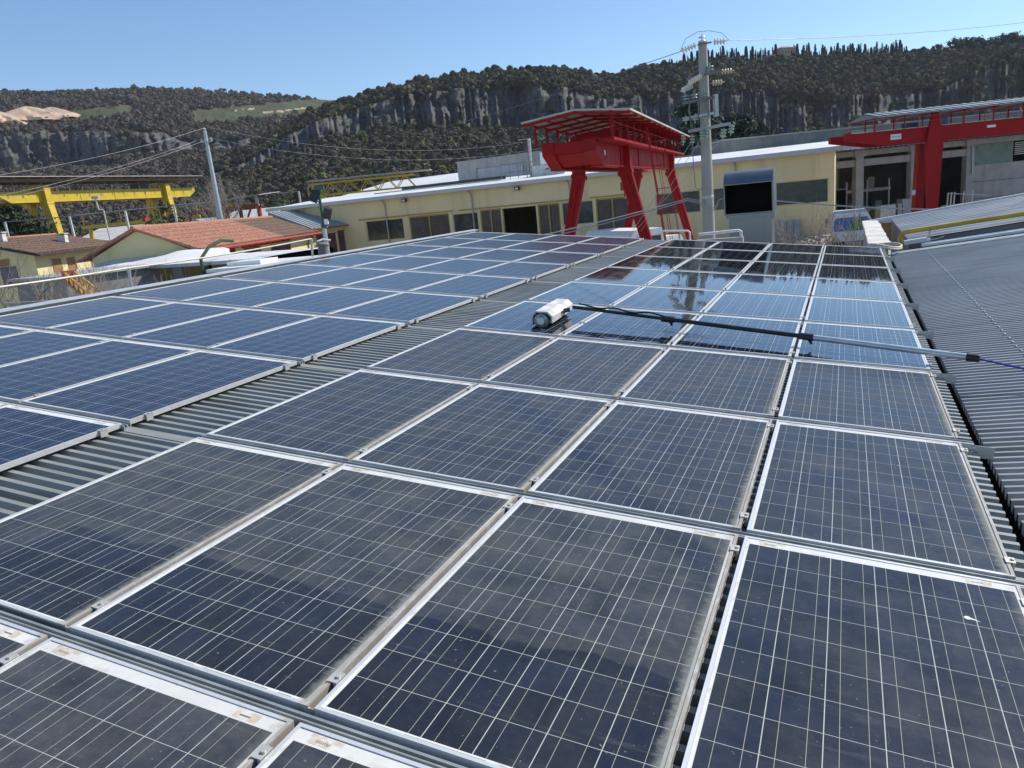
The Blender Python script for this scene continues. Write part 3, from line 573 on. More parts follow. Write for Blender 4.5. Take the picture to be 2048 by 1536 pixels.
def on(s_): return P0.lerp(P1, s_) + Vector((0, .09, -.02)) * (4 * s_ * (1 - s_))
b = MB(); b.tube([on(0), on(.29)], .017, 12); b.build('thin_pole_section', M['black'], t, True)
b = MB(); b.tube([on(.285), on(.655)], .021, 12); b.build('middle_pole_section', M['black'], t, True)
b = MB(); b.tube([on(.645), on(.99)], .026, 14); b.build('silver_pole_section', M['silver'], t, True)
for s_ in (.285, .645):
    b = MB(); b.tube([on(s_ - .015), on(s_ + .02)], .032, 10); q = on(s_); b.bar(q + Vector((.02, .0, -.01)), q + Vector((.06, -.03, -.055)), .016); b.build('clamp_collar', M['black'], t, True)
b = MB(); b.tube([on(.985), on(1.005), on(1.01)], [.034, .034, .03], 12); b.build('end_grip', M['black'], t, True)
b = MB(); sp_ = [on(s_) + Vector((.0, -.015, .035 + .012 * math.sin(s_ * 60))) for s_ in np.linspace(.02, .28, 16)]; b.tube(sp_, .009, 6); b.build('feed_hose', M['black'], t, True)
b = MB(); q = on(1.0); hp = [q, q + Vector((.28, -.12, -.02)), q + Vector((.62, -.33, -.03)), q + Vector((1.1, -.62, 0)), q + Vector((1.7, -1.0, .05)), q + Vector((2.6, -1.8, .12))]
b.tube(hp, .009, 8); o = b.build('water_hose', M['blue_hose'], None, True); o.matrix_world = RF; tag(o, 'thin blue water hose running from the end of the brush pole', 'hose')

# ---- things along the ridge side
t = thing('safety_line', 'pale rope strung along the ridge between low posts', 'rope', RF)
rp = [(-5.55, -2, .26), (-5.55, 2.2, .24), (-5.55, 6, .20), (-5.55, 10.0, .26)]
b = MB(); b.tube(sum([sag(rp[i], rp[i + 1], .03, 6)[:-1] for i in range(3)], []) + [rp[-1]], .014, 6); b.build('rope', M['beige'], t, True)
for p in rp: b = MB(); b.tube([(p[0], p[1], -.3), p], .02, 8); b.build('post', M['galv'], t)
t = thing('vent_pipe', 'short dark vent stub with a bent pale cap beyond the ridge', 'vent pipe', RT(-5.52, 10.3, -.25))
b = MB(); b.lathe([(.10, 0), (.10, .36), (.115, .37), (.115, .40), (.06, .42)], n=14); b.build('pipe', M['concrete_d'], t, True)
b = MB(); b.tube([(-.05, -.1, .44), (.0, .0, .47), (.1, .1, .45)], .022, 8); b.build('cap', M['coping'], t, True)
# ---- gooseneck duct rising at the roof end
t = thing('ventilation_duct', 'galvanised gooseneck duct with a large dark square mouth', 'duct', LF @ Matrix.Translation((1.17, 20.15, -1.12)) @ Matrix.Scale(1.2, 4))
b = MB(); b.box(-.44, .46, -.36, .42, -1.4, 4.72); b.build('shaft', M['ductm'], t)
b = MB(); b.box(-.50, .52, -.42, .48, 4.722, 4.79); b.build('flange', M['ductm'], t)
# hood: quarter-round top, open mouth towards the panels, side cheeks
prof = [(.42, 4.792)] + [( -.10 + .54 * math.cos(a), 5.17 + .56 * math.sin(a)) for a in [R(x) for x in range(0, 125, 8)]] + [(-.49, 5.47)]
b = MB(); pr2 = [(y_ * .96 - .0, z_ - .02 if i else z_) for i, (y_, z_) in enumerate(prof)]
k = len(prof)
for xx0, xx1 in ((-.52, .50),):
    vs = [(xx0, y_, z_) for y_, z_ in prof] + [(xx1, y_, z_) for y_, z_ in prof]; b.add(vs, [(i, i + 1, k + i + 1, k + i) for i in range(k - 1)])
b.build('hood', M['ductm'], t, True)
for nm, xx in (('cheek', -.521), ('cheek', .501)):
    b = MB(); poly = prof + [(-.40, 4.86), (-.36, 4.792)]; b.prism(poly, xx - .004, xx + .004, 'x'); b.build(nm, M['ductm'], t)
b = MB(); b.add([(-.51, -.22, 4.80), (.49, -.22, 4.80), (.49, -.16, 5.60), (-.51, -.16, 5.60)], [(0, 1, 2, 3)]); o = b.build('mesh_grille', M['interior'], t)  # near-black sheet paints the shade inside the duct mouth
b = MB()
for x0, x1, z0, z1 in ((-.525, .505, 4.795, 4.825), (-.525, .505, 5.44, 5.465), (-.525, -.50, 4.825, 5.44), (.48, .505, 4.825, 5.44)): b.hexa([(x0, -.44 - (z0 - 4.8) * .10, z0), (x1, -.44 - (z0 - 4.8) * .10, z0), (x1, -.38, z0), (x0, -.38, z0), (x0, -.44 - (z1 - 4.8) * .10, z1), (x1, -.44 - (z1 - 4.8) * .10, z1), (x1, -.38, z1), (x0, -.38, z1)])
b.build('mouth_frame', M['ductm'], t)

# ================================================================== NEXT ROOF ON THE RIGHT
ZE, VE, SL = 3.74, 4.34, .098
t = thing('neighbouring_roof', 'grey ribbed metal roof rising from the gutter beside the solar panels', 'roof', LF)
corrugated(-5, 15.6, VE, 13, z=ZE - .02, h=.056, pitch=.0945, pr=(.42, .54, .80), zslope=SL).build('ribbed_sheet', M['rib_b'], t)
b = MB(); b.box(VE + .15, 13, -5, 15.55, ZE - .6, ZE - .05); b.v = [(x, y, z + SL * (x - VE)) for x, y, z in b.v]; b.build('deck', M['dark'], t)
MB().box(VE + .03, VE + .1, -5, 15.9, ZE - .75, ZE - .03).build('gutter_side', M['dark'], t)
b = MB(); b.lathe([(.014, 0), (.014, .004), (.009, .010), (.004, .012)], n=8); ME_SC = b.mesh('screw', M['galv'])
for i in range(117):
    o = obj('screw', ME_SC, t); yy = -5 + (2 + i * 2) * .0945 + .0945 * .69; o.location = (VE + .62 + .004 * (i % 3), yy, ZE + .036 + SL * .62)
    if yy > 15.4: bpy.data.objects.remove(o)
def slab_v(name, m, v0, v1, u0, u1, zb, h, parent):
    b = MB(); b.box(v0, v1, u0, u1, 0, h); b.v = [(x, y, z + zb + SL * (x - VE)) for x, y, z in b.v]; return b.build(name, m, parent)
slab_v('edge_flashing', M['galv'], VE + .02, 13, 15.60, 15.95, ZE + .0, .06, t)
slab_v('ridge_strip', M['alu'], VE + .6, 13, 16.22, 16.5, ZE + .05, .05, t)
slab_v('valley_tray', M['dark'], VE + .2, 13, 15.95, 16.95, ZE - .06, .03, t)
# far roof beyond the valley
t = thing('rear_shed', 'shed behind the valley gutter with a smooth grey metal roof', 'building', LF)
b = corrugated(16.95, 24.0, 4.72, 16, pitch=.5, h=.035, z=ZE + .20, zslope=.112); b.build('roof_sheet', M['sheet2'], t)
b = MB(); b.box(4.74, 16, 16.97, 23.98, YARD, ZE - .02 + .2); b.v = [(x, y, z + (.112 * (x - 4.72) if z > 1 else 0)) for x, y, z in b.v]; b.build('wall', M['concrete_d'], t)
b = MB(); b.box(4.0, 16, 23.99, 24.10, -.03, .07); b.v = [(x, y, z + ZE + .22 + .112 * (x - 4.72)) for x, y, z in b.v]; b.build('roof_edge_trim', M['white'], t)
t = thing('parapet_wall', 'low concrete parapet with a pale worn coping beside the rear shed', 'wall', LF)
MB().box(3.98, 4.32, 16.25, 23.6, YARD, 3.90).build('wall_body', M['concrete'], t)
b = MB(); rp_ = random.Random(5)
ys = np.linspace(16.2, 23.7, 40); vs = []
for y in ys: vs += [(3.94 + rp_.uniform(-.012, .012), y, 3.90), (4.36 + rp_.uniform(-.025, .02), y, 3.90), (4.36 + rp_.uniform(-.025, .02), y, 3.97 + rp_.uniform(-.008, .01)), (3.94 + rp_.uniform(-.012, .012), y, 3.98 + rp_.uniform(-.008, .01))]
b.add(vs, [(i * 4 + j, i * 4 + (j + 1) % 4, i * 4 + 4 + (j + 1) % 4, i * 4 + 4 + j) for i in range(39) for j in range(4)] + [(0, 1, 2, 3), (159, 158, 157, 156)]); b.build('coping', M['coping'], t)
# gas pipe
t = thing('gas_pipe', 'yellow gas pipe bending down beside the valley gutter', 'pipe', LF)
def zr(v): return .098 * (v - 4.34)
pp = [(4.56, 16.62, 3.62), (4.56, 16.62, 3.93)] + arc((4.70, 4.0), .14, math.pi, math.pi / 2, 6, lambda a_, c_: (a_, 16.62, c_ + .01)) + [(6.74, 16.62, 4.35), (13, 16.62, 4.97)]
b = MB(); b.tube(pp, .047, 12); b.build('pipe_run', M['gaspipe'], t, True)
for v in (5.10, 7.4): b = MB(); b.bar((v, 16.62, 3.80 + zr(v)), (v, 16.62, 4.20 + .1 * (v - 5.1)), .03); b.box(v - .025, v + .025, 16.56, 16.68, 4.135 + .1 * (v - 5.1), 4.145 + .1 * (v - 5.1)); b.build('pipe_bracket', M['galv'], t)
t = thing('bulkhead_lamp', 'white box lamp lying below the yellow gas pipe', 'lamp', LF @ Matrix.Translation((4.83, 16.38, 3.92)) @ Matrix.Rotation(-.10, 4, 'Y'))
MB().box(-.21, .21, -.05, .05, 0, .085).build('housing', M['white_pl'], t)
MB().box(.212, .27, -.03, .03, .01, .06).build('end_socket', M['white_pl'], t)
b = MB(); b.tube([(.26, 0, .03), (.36, .01, .02), (.45, -.02, .035), (.52, .0, .06)], .011, 6); b.build('flex', M['beige'], t, True)
# coil of pale conduit over the gutter at the roof corner
b = MB(); lp = []
for k_ in range(2):
    lp += [(.0 + .28 * math.cos(a), .34 * math.sin(a) + .03 * k_, .05 + .03 * k_ + .02 * math.sin(a * 2)) for a in np.linspace(2.5, 2.5 - 5.6, 18)]
b.tube(lp, .022, 8); o = b.build('conduit_loop', M['beige'], None, True); o.matrix_world = RT(4.28, 15.75, -.06); tag(o, 'loop of pale flexible conduit hanging over the gutter corner', 'conduit')
b = MB(); b.tube([(.35 * math.cos(a) * (1 + .02 * a), .42 * math.sin(a), .02 + .01 * a) for a in np.linspace(0, 11, 40)], .016, 8); o = b.build('cable_coil', M['cable'], None, True)
o.matrix_world = LF @ Matrix.Translation((6.22, 6.05, ZE + .05 + SL * (6.22 - VE))) @ Matrix.Rotation(-.098, 4, 'Y'); tag(o, 'grey cable coil lying on the neighbouring ribbed roof', 'cable coil')
t = thing('roof_edge_pipe', 'white pipe frame standing at the end of the solar roof below the gantry', 'pipe frame', LF @ Matrix.Translation((-.62, 17.2, 0)))
b = MB(); b.tube([(0, 0, 4.2), (0, 0, 4.46), (.04, 0, 4.50), (.64, 0, 4.46), (.68, 0, 4.42), (.68, 0, 4.2)], .024, 8); b.build('tube', M['white_pl'], t, True); MB().box(-.1, .9, -.1, .1, 4.12, 4.2).build('base', M['concrete'], t)
t = thing('white_gutter_pipe', 'white pipe with a bent end lying past the roof end beside the pole', 'pipe', LF @ Matrix.Translation((.2, 17.6, 0))); b = MB(); b.tube([(0, 0, 4.33), (.95, 0, 4.36), (1.0, 0, 4.33), (1.0, 0, 4.2)], .035, 8); b.build('tube', M['white_pl'], t, True); MB().box(-.05, 1.05, -.1, .1, 0, 4.2).build('support_wall', M['concrete'], t)
before_site = {o.name for o in COL.objects}
# ================================================================== LONG CREAM FACTORY (in front of the hills)
FA = math.atan2(52 - 72, 22.96 + 19.7)          # local x runs from the left end to the right end, y points to the back
FAC = fr(-19.7, 72, 0, FA); FLEN = 47.1
t = thing('cream_factory', 'long cream rendered factory hall with a white roof and gridded doors', 'building', FAC)
def wall_with_holes(name, x0, x1, z0, z1, holes, y0, y1, m, parent):
    """wall slab in the x-z plane with rectangular holes, each strip its own box in one mesh"""
    b = MB(); xs = sorted({x0, x1, *[h[0] for h in holes], *[h[1] for h in holes]})
    for a, c in zip(xs[:-1], xs[1:]):
        hs = sorted([(h[2], h[3]) for h in holes if h[0] <= a + 1e-6 and h[1] >= c - 1e-6]); z = z0
        for h0, h1 in hs:
            if h0 > z: b.box(a, c, y0, y1, z, h0)
            z = h1
        if z < z1: b.box(a, c, y0, y1, z, z1)
    return b.build(name, m, parent)
def X(s_): return FLEN - s_
wins = [(X(38), X(34.1), 3.2, 5.0), (X(29.3), X(26.9), 1.2, 4.92), (X(19.6), X(17), 3.2, 5.0), (X(12.2), X(8.9), 3.38, 5.0), (X(4.6), X(.35), 3.35, 5.0), (X(8.5), X(5.2), 3.38, 5.0)]
gdoors = [(X(33.5), X(29.6), 0, 5.02), (X(26.7), X(24.8), 0, 5.02), (X(21.6), X(19.75), 0, 5.02), (X(16.8), X(14.2), 0, 5.02)]
opend = [(X(24.7), X(21.75), 0, 4.95)]
wall_with_holes('wall', 0, FLEN, 0, 6.86, wins + gdoors + opend, 0, .3, M['yellow_wall'], t)
MB().box(FLEN - .3, FLEN, .302, 18, 0, 6.86).build('wall', M['yellow_wall'], t); MB().box(0, .3, .302, 18, 0, 6.86).build('wall', M['yellow_wall'], t); MB().box(0, FLEN, 18.002, 18.3, 0, 6.86).build('wall', M['yellow_wall'], t)
MB().box(.32, FLEN - .32, .4, 17.9, .0, .05).build('floor', M['concrete_d'], t)
for x0, x1, z0, z1 in wins:
    w_ = MB().box(x0 + .08, x1 - .08, .16, .2, z0 + .08, z1 - .08).build('window', M['glassd'], t); b = MB()
    for a, c, e, f in ((x0, x1, z0, z0 + .08), (x0, x1, z1 - .08, z1), (x0, x0 + .08, z0 + .08, z1 - .08), (x1 - .08, x1, z0 + .08, z1 - .08)): b.box(a, c, .05, .25, e, f)
    b.build('frame', M['yellow_wall2'], w_)
    b = MB(); n_ = int((x1 - x0) / .28)
    for i in range(n_): xx = x0 + .2 + i * (x1 - x0 - .4) / n_; b.prism([(xx, .30), (xx + .1, .36), (xx + .16, .30)], z0 + .1, z1 - .1, 'z')
    b.build('curtain', M['glassg'], w_)
for x0, x1, z0, z1 in gdoors:
    d_ = MB().box(x0 + .1, x1 - .1, .14, .18, z0, z1 - .12).build('door', M['glassblk'], t); b = MB(); nx = max(4, int((x1 - x0) / .24)); nz = 17
    for i in range(nx + 1): xx = x0 + .12 + (x1 - x0 - .24) * i / nx; b.box(xx - .012, xx + .012, .085, .11, z0, z1 - .12)
    for i in range(nz + 1): zz = z0 + .05 + (z1 - .25 - z0) * i / nz; b.box(x0 + .1, x1 - .1, .112, .134, zz - .012, zz + .012)
    b.build('grid', M['grid'], d_); b = MB(); xm = (x0 + x1) / 2
    for a, c, e, f in ((x0, x1, z1 - .12, z1), (x0, x0 + .1, z0, z1 - .12), (x1 - .1, x1, z0, z1 - .12), (xm - .06, xm + .06, z0, z1 - .12)): b.box(a, c, .05, .08, e, f)
    b.build('frame', M['ochre_frame'], d_)
for s0, s1 in ((38.6, 29.2), (28.6, 18.6), (17.2, 13.5)): MB().box(X(s0), X(s1), -.10, -.003, 5.10, 5.19).build('door_track', M['ochre_frame'], t)
b = MB(); b.add([(-1.2, -.55, 6.90), (FLEN + .5, -.55, 6.90), (FLEN + .5, 9.15, 7.62), (-1.2, 9.15, 7.62), (FLEN + .5, 18.8, 6.90), (-1.2, 18.8, 6.90)], [(0, 1, 2, 3), (3, 2, 4, 5)]); b.build('roof', M['roof_white'], t)
MB().box(-1.2, FLEN + .5, -.64, -.56, 6.66, 6.95).build('gutter', M['fascia'], t)
MB().box(-1.15, FLEN + .45, -.555, -.003, 6.70, 6.88).build('soffit', M['fascia'], t)
for s_ in (27.4, 18.9, 35.8, 6.5): b = MB(); b.tube([(X(s_), -.6, 6.7), (X(s_) + .1, -.25, 6.5), (X(s_) + .1, -.09, 6.2), (X(s_) + .1, -.09, 0)], .055, 8); b.build('downpipe', M['galv'], t, True)
for k_, s_ in enumerate((23.1, 33.6)):
    q = thing('wall_floodlight', ('small floodlight on the cream wall above the open doorway', 'small black floodlight on the cream wall above the gridded door')[k_], 'floodlight', FAC @ Matrix.Translation((X(s_), -.05, 6.42)))
    MB().box(-.2, .2, -.32, -.1, -.16, .12).build('lamp_body', M['black'], q); MB().box(-.12, .12, -.325, -.322, -.1, .05).build('lens', M['white'], q); MB().box(-.03, .03, -.1, .05, -.03, .03).build('arm', M['black'], q)
# PV strips on its roof
t = thing('roof_collector', 'long black collector strip lying on the white factory roof', 'solar collector', FAC)
b = MB(); b.box(X(37.8), X(27.0), 6.4, 6.5, 7.30, 7.72); b.v = [(x, y, z) for x, y, z in b.v]; b.build('collector', M['pvblack'], t); MB().box(X(40), X(26.8), 5.0, 5.15, 7.26, 7.42).build('lower_strip', M['galv'], t)
# heap of grey slabs leaning on the wall, rubble bank in front
for i in range(4):
    q = thing('leaning_slab', ('outermost', 'second', 'third', 'innermost')[i] + ' grey slab leaning on the cream wall, counted from the power pole side', 'slab', FAC @ Matrix.Translation((X(3.75 - i * .48), -.55, 1.25)) @ Matrix.Rotation(-.18, 4, 'X'))
    MB().box(-.19, .19, -.05, .05, 0, 1.12).build('slab_body', M['slab'], q); MB().box(-.21, .21, -.08, .10, -.1, -.005).build('foot_block', M['concrete_d'], q)
b = MB(); r_ = np.random.default_rng(9)
pts = []
nx_, ny_ = 60, 8
for i in range(nx_):
    for j in range(ny_): pts.append((X(14) + i * .28, -1.0 - j * .55, max(0, 1.28 - .06 * j - .02 * j * j) + r_.normal() * .03))
b.add(pts, [(i * ny_ + j, (i + 1) * ny_ + j, (i + 1) * ny_ + j + 1, i * ny_ + j + 1) for i in range(nx_ - 1) for j in range(ny_ - 1)]); o = b.build('rubble_bank', M['stone']); o.matrix_world = FAC; tag(o, 'raised stony bank in front of the cream factory', None, kind='structure')
b = MB()
for i in range(900):
    x = X(12) + r_.random() * 14; y = -1.6 - r_.random() * 3.4; s_ = .06 + .12 * r_.random(); a = r_.random() * 3; z = max(.05, 1.25 - .11 * (-y - 1.0) - .066 * (-y - 1) ** 2) 
    b.hexa([(x + s_ * dx * (1 + .3 * r_.normal()), y + s_ * dy * (1 + .3 * r_.normal()), z + s_ * dz * .7) for dx, dy, dz in ((-1, -1, -1), (1, -1, -1), (1, 1, -1), (-1, 1, -1), (-.7, -.7, 1), (.7, -.7, 1), (.7, .7, 1), (-.7, .7, 1))])
o = b.build('rubble', M['stone']); o.matrix_world = FAC; tag(o, 'loose pale rubble stones lying on the bank below the cream wall', 'rubble', kind='stuff')

# ================================================================== OPEN HANGAR ON THE RIGHT
t = thing('open_hangar', 'grey concrete hangar with open bays between columns', 'building', fr(24.6, 56, 0, 0))
for x in (-.3, 1.95, 5.95, 10.0): MB().box(x - .28, x + .28, 0, .6, 0, 6.62).build('column', M['concrete'], t); MB().box(x - .42, x + .42, -.12, .7, 6.18, 6.62).build('column_head', M['concrete'], t) if x > 0 else None
MB().box(-.2, 16, .05, .5, 6.22, 6.60).build('eave_beam', M['concrete'], t)
MB().box(-.2, 10, .12, .45, 5.5, 5.98).build('mid_beam', M['concrete'], t)
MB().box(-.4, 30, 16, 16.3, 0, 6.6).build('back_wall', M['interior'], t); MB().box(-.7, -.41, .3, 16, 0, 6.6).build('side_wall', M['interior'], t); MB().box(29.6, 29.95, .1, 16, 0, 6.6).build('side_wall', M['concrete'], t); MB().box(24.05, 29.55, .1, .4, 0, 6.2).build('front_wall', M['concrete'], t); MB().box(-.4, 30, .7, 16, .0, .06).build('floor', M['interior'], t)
corrugated(0, 1, 0, 1)
b = corrugated(-2.2, 34, -1.0, 18, pitch=.36, h=.07); b.v = [(y - .5, x, 6.64 + z + .075 * (x + 1)) for x, y, z in b.v]; b.f = [f[::-1] for f in b.f]; b.build('roof_sheet', M['sheet2'], t)
MB().box(-2.4, 33.4, 16.0, 16.2, 8.0, 8.16).build('ridge_cap', M['white'], t)
for x in (4.0,): MB().box(10.3, 13.2, .2, .3, 4.75, 6.2).build('glazing', M['glassg'], t)
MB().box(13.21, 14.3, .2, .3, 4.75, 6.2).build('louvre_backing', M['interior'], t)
for i in range(7): MB().box(13.25, 14.25, .12, .19, 5.25 + i * .13, 5.31 + i * .13).build('louvre_slat', M['galv'], t)
for i, z in enumerate((0, 1.2, 2.4, 3.6)): MB().box(10.3, 14.3, .12, .3, z, z + 1.17).build('wall_panel', M['concrete'], t)
MB().box(14.35, 14.7, .0, .5, 0, 6.2).build('column', M['concrete'], t)
MB().box(14.71, 24, .1, .4, 0, 5.6).build('white_wall', M['white'], t); MB().box(14.71, 24, .05, .45, 5.62, 5.8).build('red_band', M['red2'], t); MB().box(14.71, 24, .1, .4, 5.81, 6.2).build('upper_glazing', M['glassg'], t)
MB().box(15.4, 17.6, .02, .09, 0, 4.9).build('door', M['purple'], t)
b = MB(); b.bar((10.05, -.1, 6.1), (10.1, -.1, 4.2), .09); b.build('downpipe', M['galv'], t)
# storage inside the hangar: racks, crates, block packs
t = thing('storage_rack', 'steel rack loaded with boxes inside the open hangar', 'rack', fr(27.2, 59.5, 0, 0))
for x in (0, 1.6, 3.3): b = MB(); b.box(x - .05, x + .05, 0, .1, 0, 4.4); b.build('upright', M['galv'], t)
for z in (2.1, 3.55): MB().box(-.1, 3.4, -.05, .9, z, z + .22).build('shelf', M['coping'], t)
b = MB()
for i in range(6): b.bar((.1 + i * .55, -.08, 2.1), (.35 + i * .55, -.08, 1.75), .04); b.bar((.35 + i * .55, -.08, 1.75), (.62 + i * .55, -.08, 2.1), .04)
b.build('truss_bracing', M['galv'], t)
for i, (x, z, sx, sz, m) in enumerate(((.8, 3.78, .7, .5, 'villa'), (2.0, 3.78, .5, .8, 'concrete'), (2.6, 2.33, .5, .4, 'slab'), (.4, 2.33, .6, .5, 'villa_r'))):
    q = thing('storage_box', ('low pinkish box on the upper rack shelf', 'tall grey box on the upper rack shelf', 'small grey box on the lower rack shelf', 'brown box on the lower rack shelf')[i], 'box', fr(27.2 + x, 59.7, z, 0)); MB().box(-sx / 2, sx / 2, 0, .6, 0, sz).build('carton', M[m], q); MB().box(-sx / 2 - .02, sx / 2 + .02, -.02, .62, sz + .002, sz + .05).build('lid', M[m], q)
for i, (x, wd, h, m) in enumerate(((28.35, 1.1, 1.25, 'coping'), (29.25, .35, 1.3, 'concrete'), (29.75, .75, 1.55, 'slab'))):
    q = thing('block_pallet', ('wide pale wrapped pallet in the hangar doorway', 'narrow upright slab pack in the hangar doorway', 'tall grey wrapped pallet in the hangar doorway')[i], 'pallet', fr(x, 55.4, 0, 0))
    MB().box(-wd / 2, wd / 2, 0, .8, 1.35, 1.35 + h).build('load', M[m], q); MB().box(-wd / 2 - .05, wd / 2 + .05, -.05, .85, 0, 1.34).build('stand', M['door_w'], q)
t = thing('mobile_screen', 'grey framed screen standing in the first hangar bay', 'screen', fr(25.0, 56.9, 0, 0))
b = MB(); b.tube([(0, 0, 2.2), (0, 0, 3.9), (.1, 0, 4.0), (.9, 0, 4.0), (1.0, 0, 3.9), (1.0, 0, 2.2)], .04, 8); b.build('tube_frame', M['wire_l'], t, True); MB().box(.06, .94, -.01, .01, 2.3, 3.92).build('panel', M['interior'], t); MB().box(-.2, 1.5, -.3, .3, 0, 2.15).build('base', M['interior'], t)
t = thing('steel_trestle', 'pale welded trestle frame lying outside the hangar bay', 'trestle', fr(32.0, 54.4, 0, .1))
b = MB()
for x in (0, .25, .5, 1.2, 1.9): b.bar((x, 0, 1.3), (x + .12, 0, 3.1), .07)
b.bar((-.4, 0, 2.2), (3.4, 0, 2.3), .05); b.bar((.1, 0, 3.05), (3.6, .4, 2.6), .05); b.build('frame_bars', M['coping'], t); MB().box(-.9, 3.2, -.4, .5, 0, 1.3).build('stack_below', M['concrete_d'], t); MB().box(-.9, -.1, -.42, -.405, 1.35, 1.6).build('warning_board', M['red'], t)
MB().box(-.92, -.08, -.40, .1, 1.31, 1.62).build('board_backing', M['white'], t)

# ================================================================== GANTRY CRANES
def girder(b, x0, x1, y0, y1, zb, zt, nose, mi=0):
    """box girder with cut-up noses at both ends"""
    h = zt - zb; poly = [(x0, zt - h * .45), (x0 + nose, zb), (x1 - nose, zb), (x1, zt - h * .45), (x1, zt), (x0, zt)]; b.prism(poly, y0, y1, 'y', mi)
def gantry(root, L0, L1, W_, zb, zt, legs, splay, m, canopy, walk=True, legw=(.50, .38), rib=True, fm=None):
    fm = fm or m
    """x along the girders, y across (0 = outer face of the near girder, W_ = outer face of the other one)"""
    gw = .42
    for y0, nm in ((0, 'girder'), (W_ - gw, 'girder')):
        b = MB(); girder(b, L0, L1, y0, y0 + gw, zb, zt, 1.0); gi = b.build(nm, m, root)
        b = MB(); b.box(L0 + 1.02, L1 - 1.02, y0 - .05, y0 + gw + .05, zb - .035, zb - .002); b.build('bottom_flange', m, gi); b = MB(); b.box(L0 + .02, L1 - .02, y0 - .05, y0 + gw + .05, zt + .002, zt + .035); b.build('top_flange', m, gi)
        if rib:
            for k in range(1, int((L1 - L0) / 4.5)): b = MB(); b.box(L0 + k * 4.5, L0 + k * 4.5 + .06, y0 - .04, y0 - .002, zb, zt); b.build('stiffener', m, gi)
    for xx in (L0 + .05, L1 - .25): b = MB(); b.box(xx, xx + .2, gw + .003, W_ - gw - .003, zt - .38, zt - .02); b.build('end_tie', m, root)
    b = MB(); b.add([(L0 + .25, gw + .004, zt - .40), (L0 + .25, W_ - gw - .004, zt - .40), (L0 + 1.1, W_ - gw - .004, zb + .05), (L0 + 1.1, gw + .004, zb + .05), (L0 + .29, gw + .004, zt - .36), (L0 + .29, W_ - gw - .004, zt - .36), (L0 + 1.14, W_ - gw - .004, zb + .09), (L0 + 1.14, gw + .004, zb + .09)], [(0, 1, 2, 3), (7, 6, 5, 4), (0, 4, 5, 1), (1, 5, 6, 2), (2, 6, 7, 3), (3, 7, 4, 0)]); b.build('nose_plate', m, root)
    for xl in legs:
        for sgn, y0 in ((-1, .1), (1, W_ - .1)):
            b = MB(); b.bar((xl, y0 + sgn * .08, zt + .5), (xl, y0 + sgn * .12, zb - .25), legw[0], legw[1], (1, 0, 0)); b.bar((xl, y0 + sgn * .12, zb - .25), (xl, y0 + sgn * splay, .55), legw[0], legw[1], (1, 0, 0), w2=legw[0] * .72, h2=legw[1] * .72)
            lg = b.build('leg', m, root); b = MB(); b.bar((xl, y0 + sgn * .10, zb - .18), (xl, y0 + sgn * .135, zb - .34), legw[0] + .10, legw[1] + .09, (1, 0, 0)); b.build('leg_flange', m, lg); MB().box(xl - .55, xl + .55, y0 + sgn * splay - .25, y0 + sgn * splay + .25, 0, .55).build('wheel_box', m, lg)
            b = MB(); b.bar((xl - legw[1] / 2 - .03, y0 + sgn * .16, zb - .4), (xl - legw[1] / 2 - .03, y0 + sgn * (splay - .03), .7), .1, .05, (1, 0, 0)); b.build('cable_duct', m, lg)
        b = MB(); b.box(xl - .2, xl + .2, .2, W_ - .2, zt + .30, zt + .62); b.build('portal_head', m, root)
    if canopy:
        c0, c1, ya, yr, yb, ze, zr_ = canopy
        can = MB(); n_ = 3
        for (p0, p1) in (((ya, ze), (yr, zr_)), ((yr, zr_), (yb, ze))):
            can.hexa([(c0, p0[0], p0[1]), (c1, p0[0], p0[1]), (c1, p1[0], p1[1]), (c0, p1[0], p1[1]), (c0, p0[0], p0[1] + .06), (c1, p0[0], p0[1] + .06), (c1, p1[0], p1[1] + .06), (c0, p1[0], p1[1] + .06)])
        cn = can.build('canopy', M['eternit'], root)
        nb_ = max(4, int((c1 - c0) / 1.6))
        for k in range(nb_ + 1):
            xx = c0 + .06 + (c1 - c0 - .12) * k / nb_; b = MB(); b.bar((xx, ya + .03, ze - .07), (xx, yr, zr_ - .07), .07, .09); b.bar((xx, yr, zr_ - .07), (xx, yb - .03, ze - .07), .07, .09); b.build('rafter', fm, cn)
        for yy in np.linspace(ya + .1, yb - .1, 7):
            zz = ze + (zr_ - ze) * (1 - abs(yy - yr) / (yb - yr if yy > yr else yr - ya)) - .015; b = MB(); b.bar((c0 + .02, yy, zz), (c1 - .02, yy, zz), .05, .03); b.build('purlin', fm, cn)
        for k in range(nb_ + 1):
            xx = c0 + .5 + (c1 - c0 - 1.0) * k / nb_
            for yy in (-.45, W_ + .35): b = MB(); b.bar((xx, yy, zt), (xx, yy, ze - .06), .07); b.build('post', fm, root)
    if walk:
        b = MB(); b.box(L0 + .1, L1 - .1, -.62, -.06, zt - .09, zt + .0); b.build('walkway', m, root)
        for k in range(int((L1 - L0) / 1.5)):
            b = MB(); xx = L0 + .2 + k * 1.5; b.bar((xx, -.6, zt), (xx, -.6, zt + .95), .035); b.build('railing_post', m, root)
        for zz in (.5, .95): b = MB(); b.bar((L0 + .2, -.6, zt + zz), (L1 - .2, -.6, zt + zz), .03); b.build('handrail', m, root)
# red gantry in the middle of the yard: heading of its girders
HD = math.atan2(.942, .337)
RG = thing('red_gantry_crane', 'red gantry crane with four splayed legs and a roofed walkway', 'crane', fr(4.06, 28.2, 0, HD))
gantry(RG, -1.05, 22.4, 1.95, 6.50, 7.36, (4.4, 19.8), 1.55, M['red'], (-1.0, 20.3, -1.25, .70, 2.65, 8.15, 8.36))
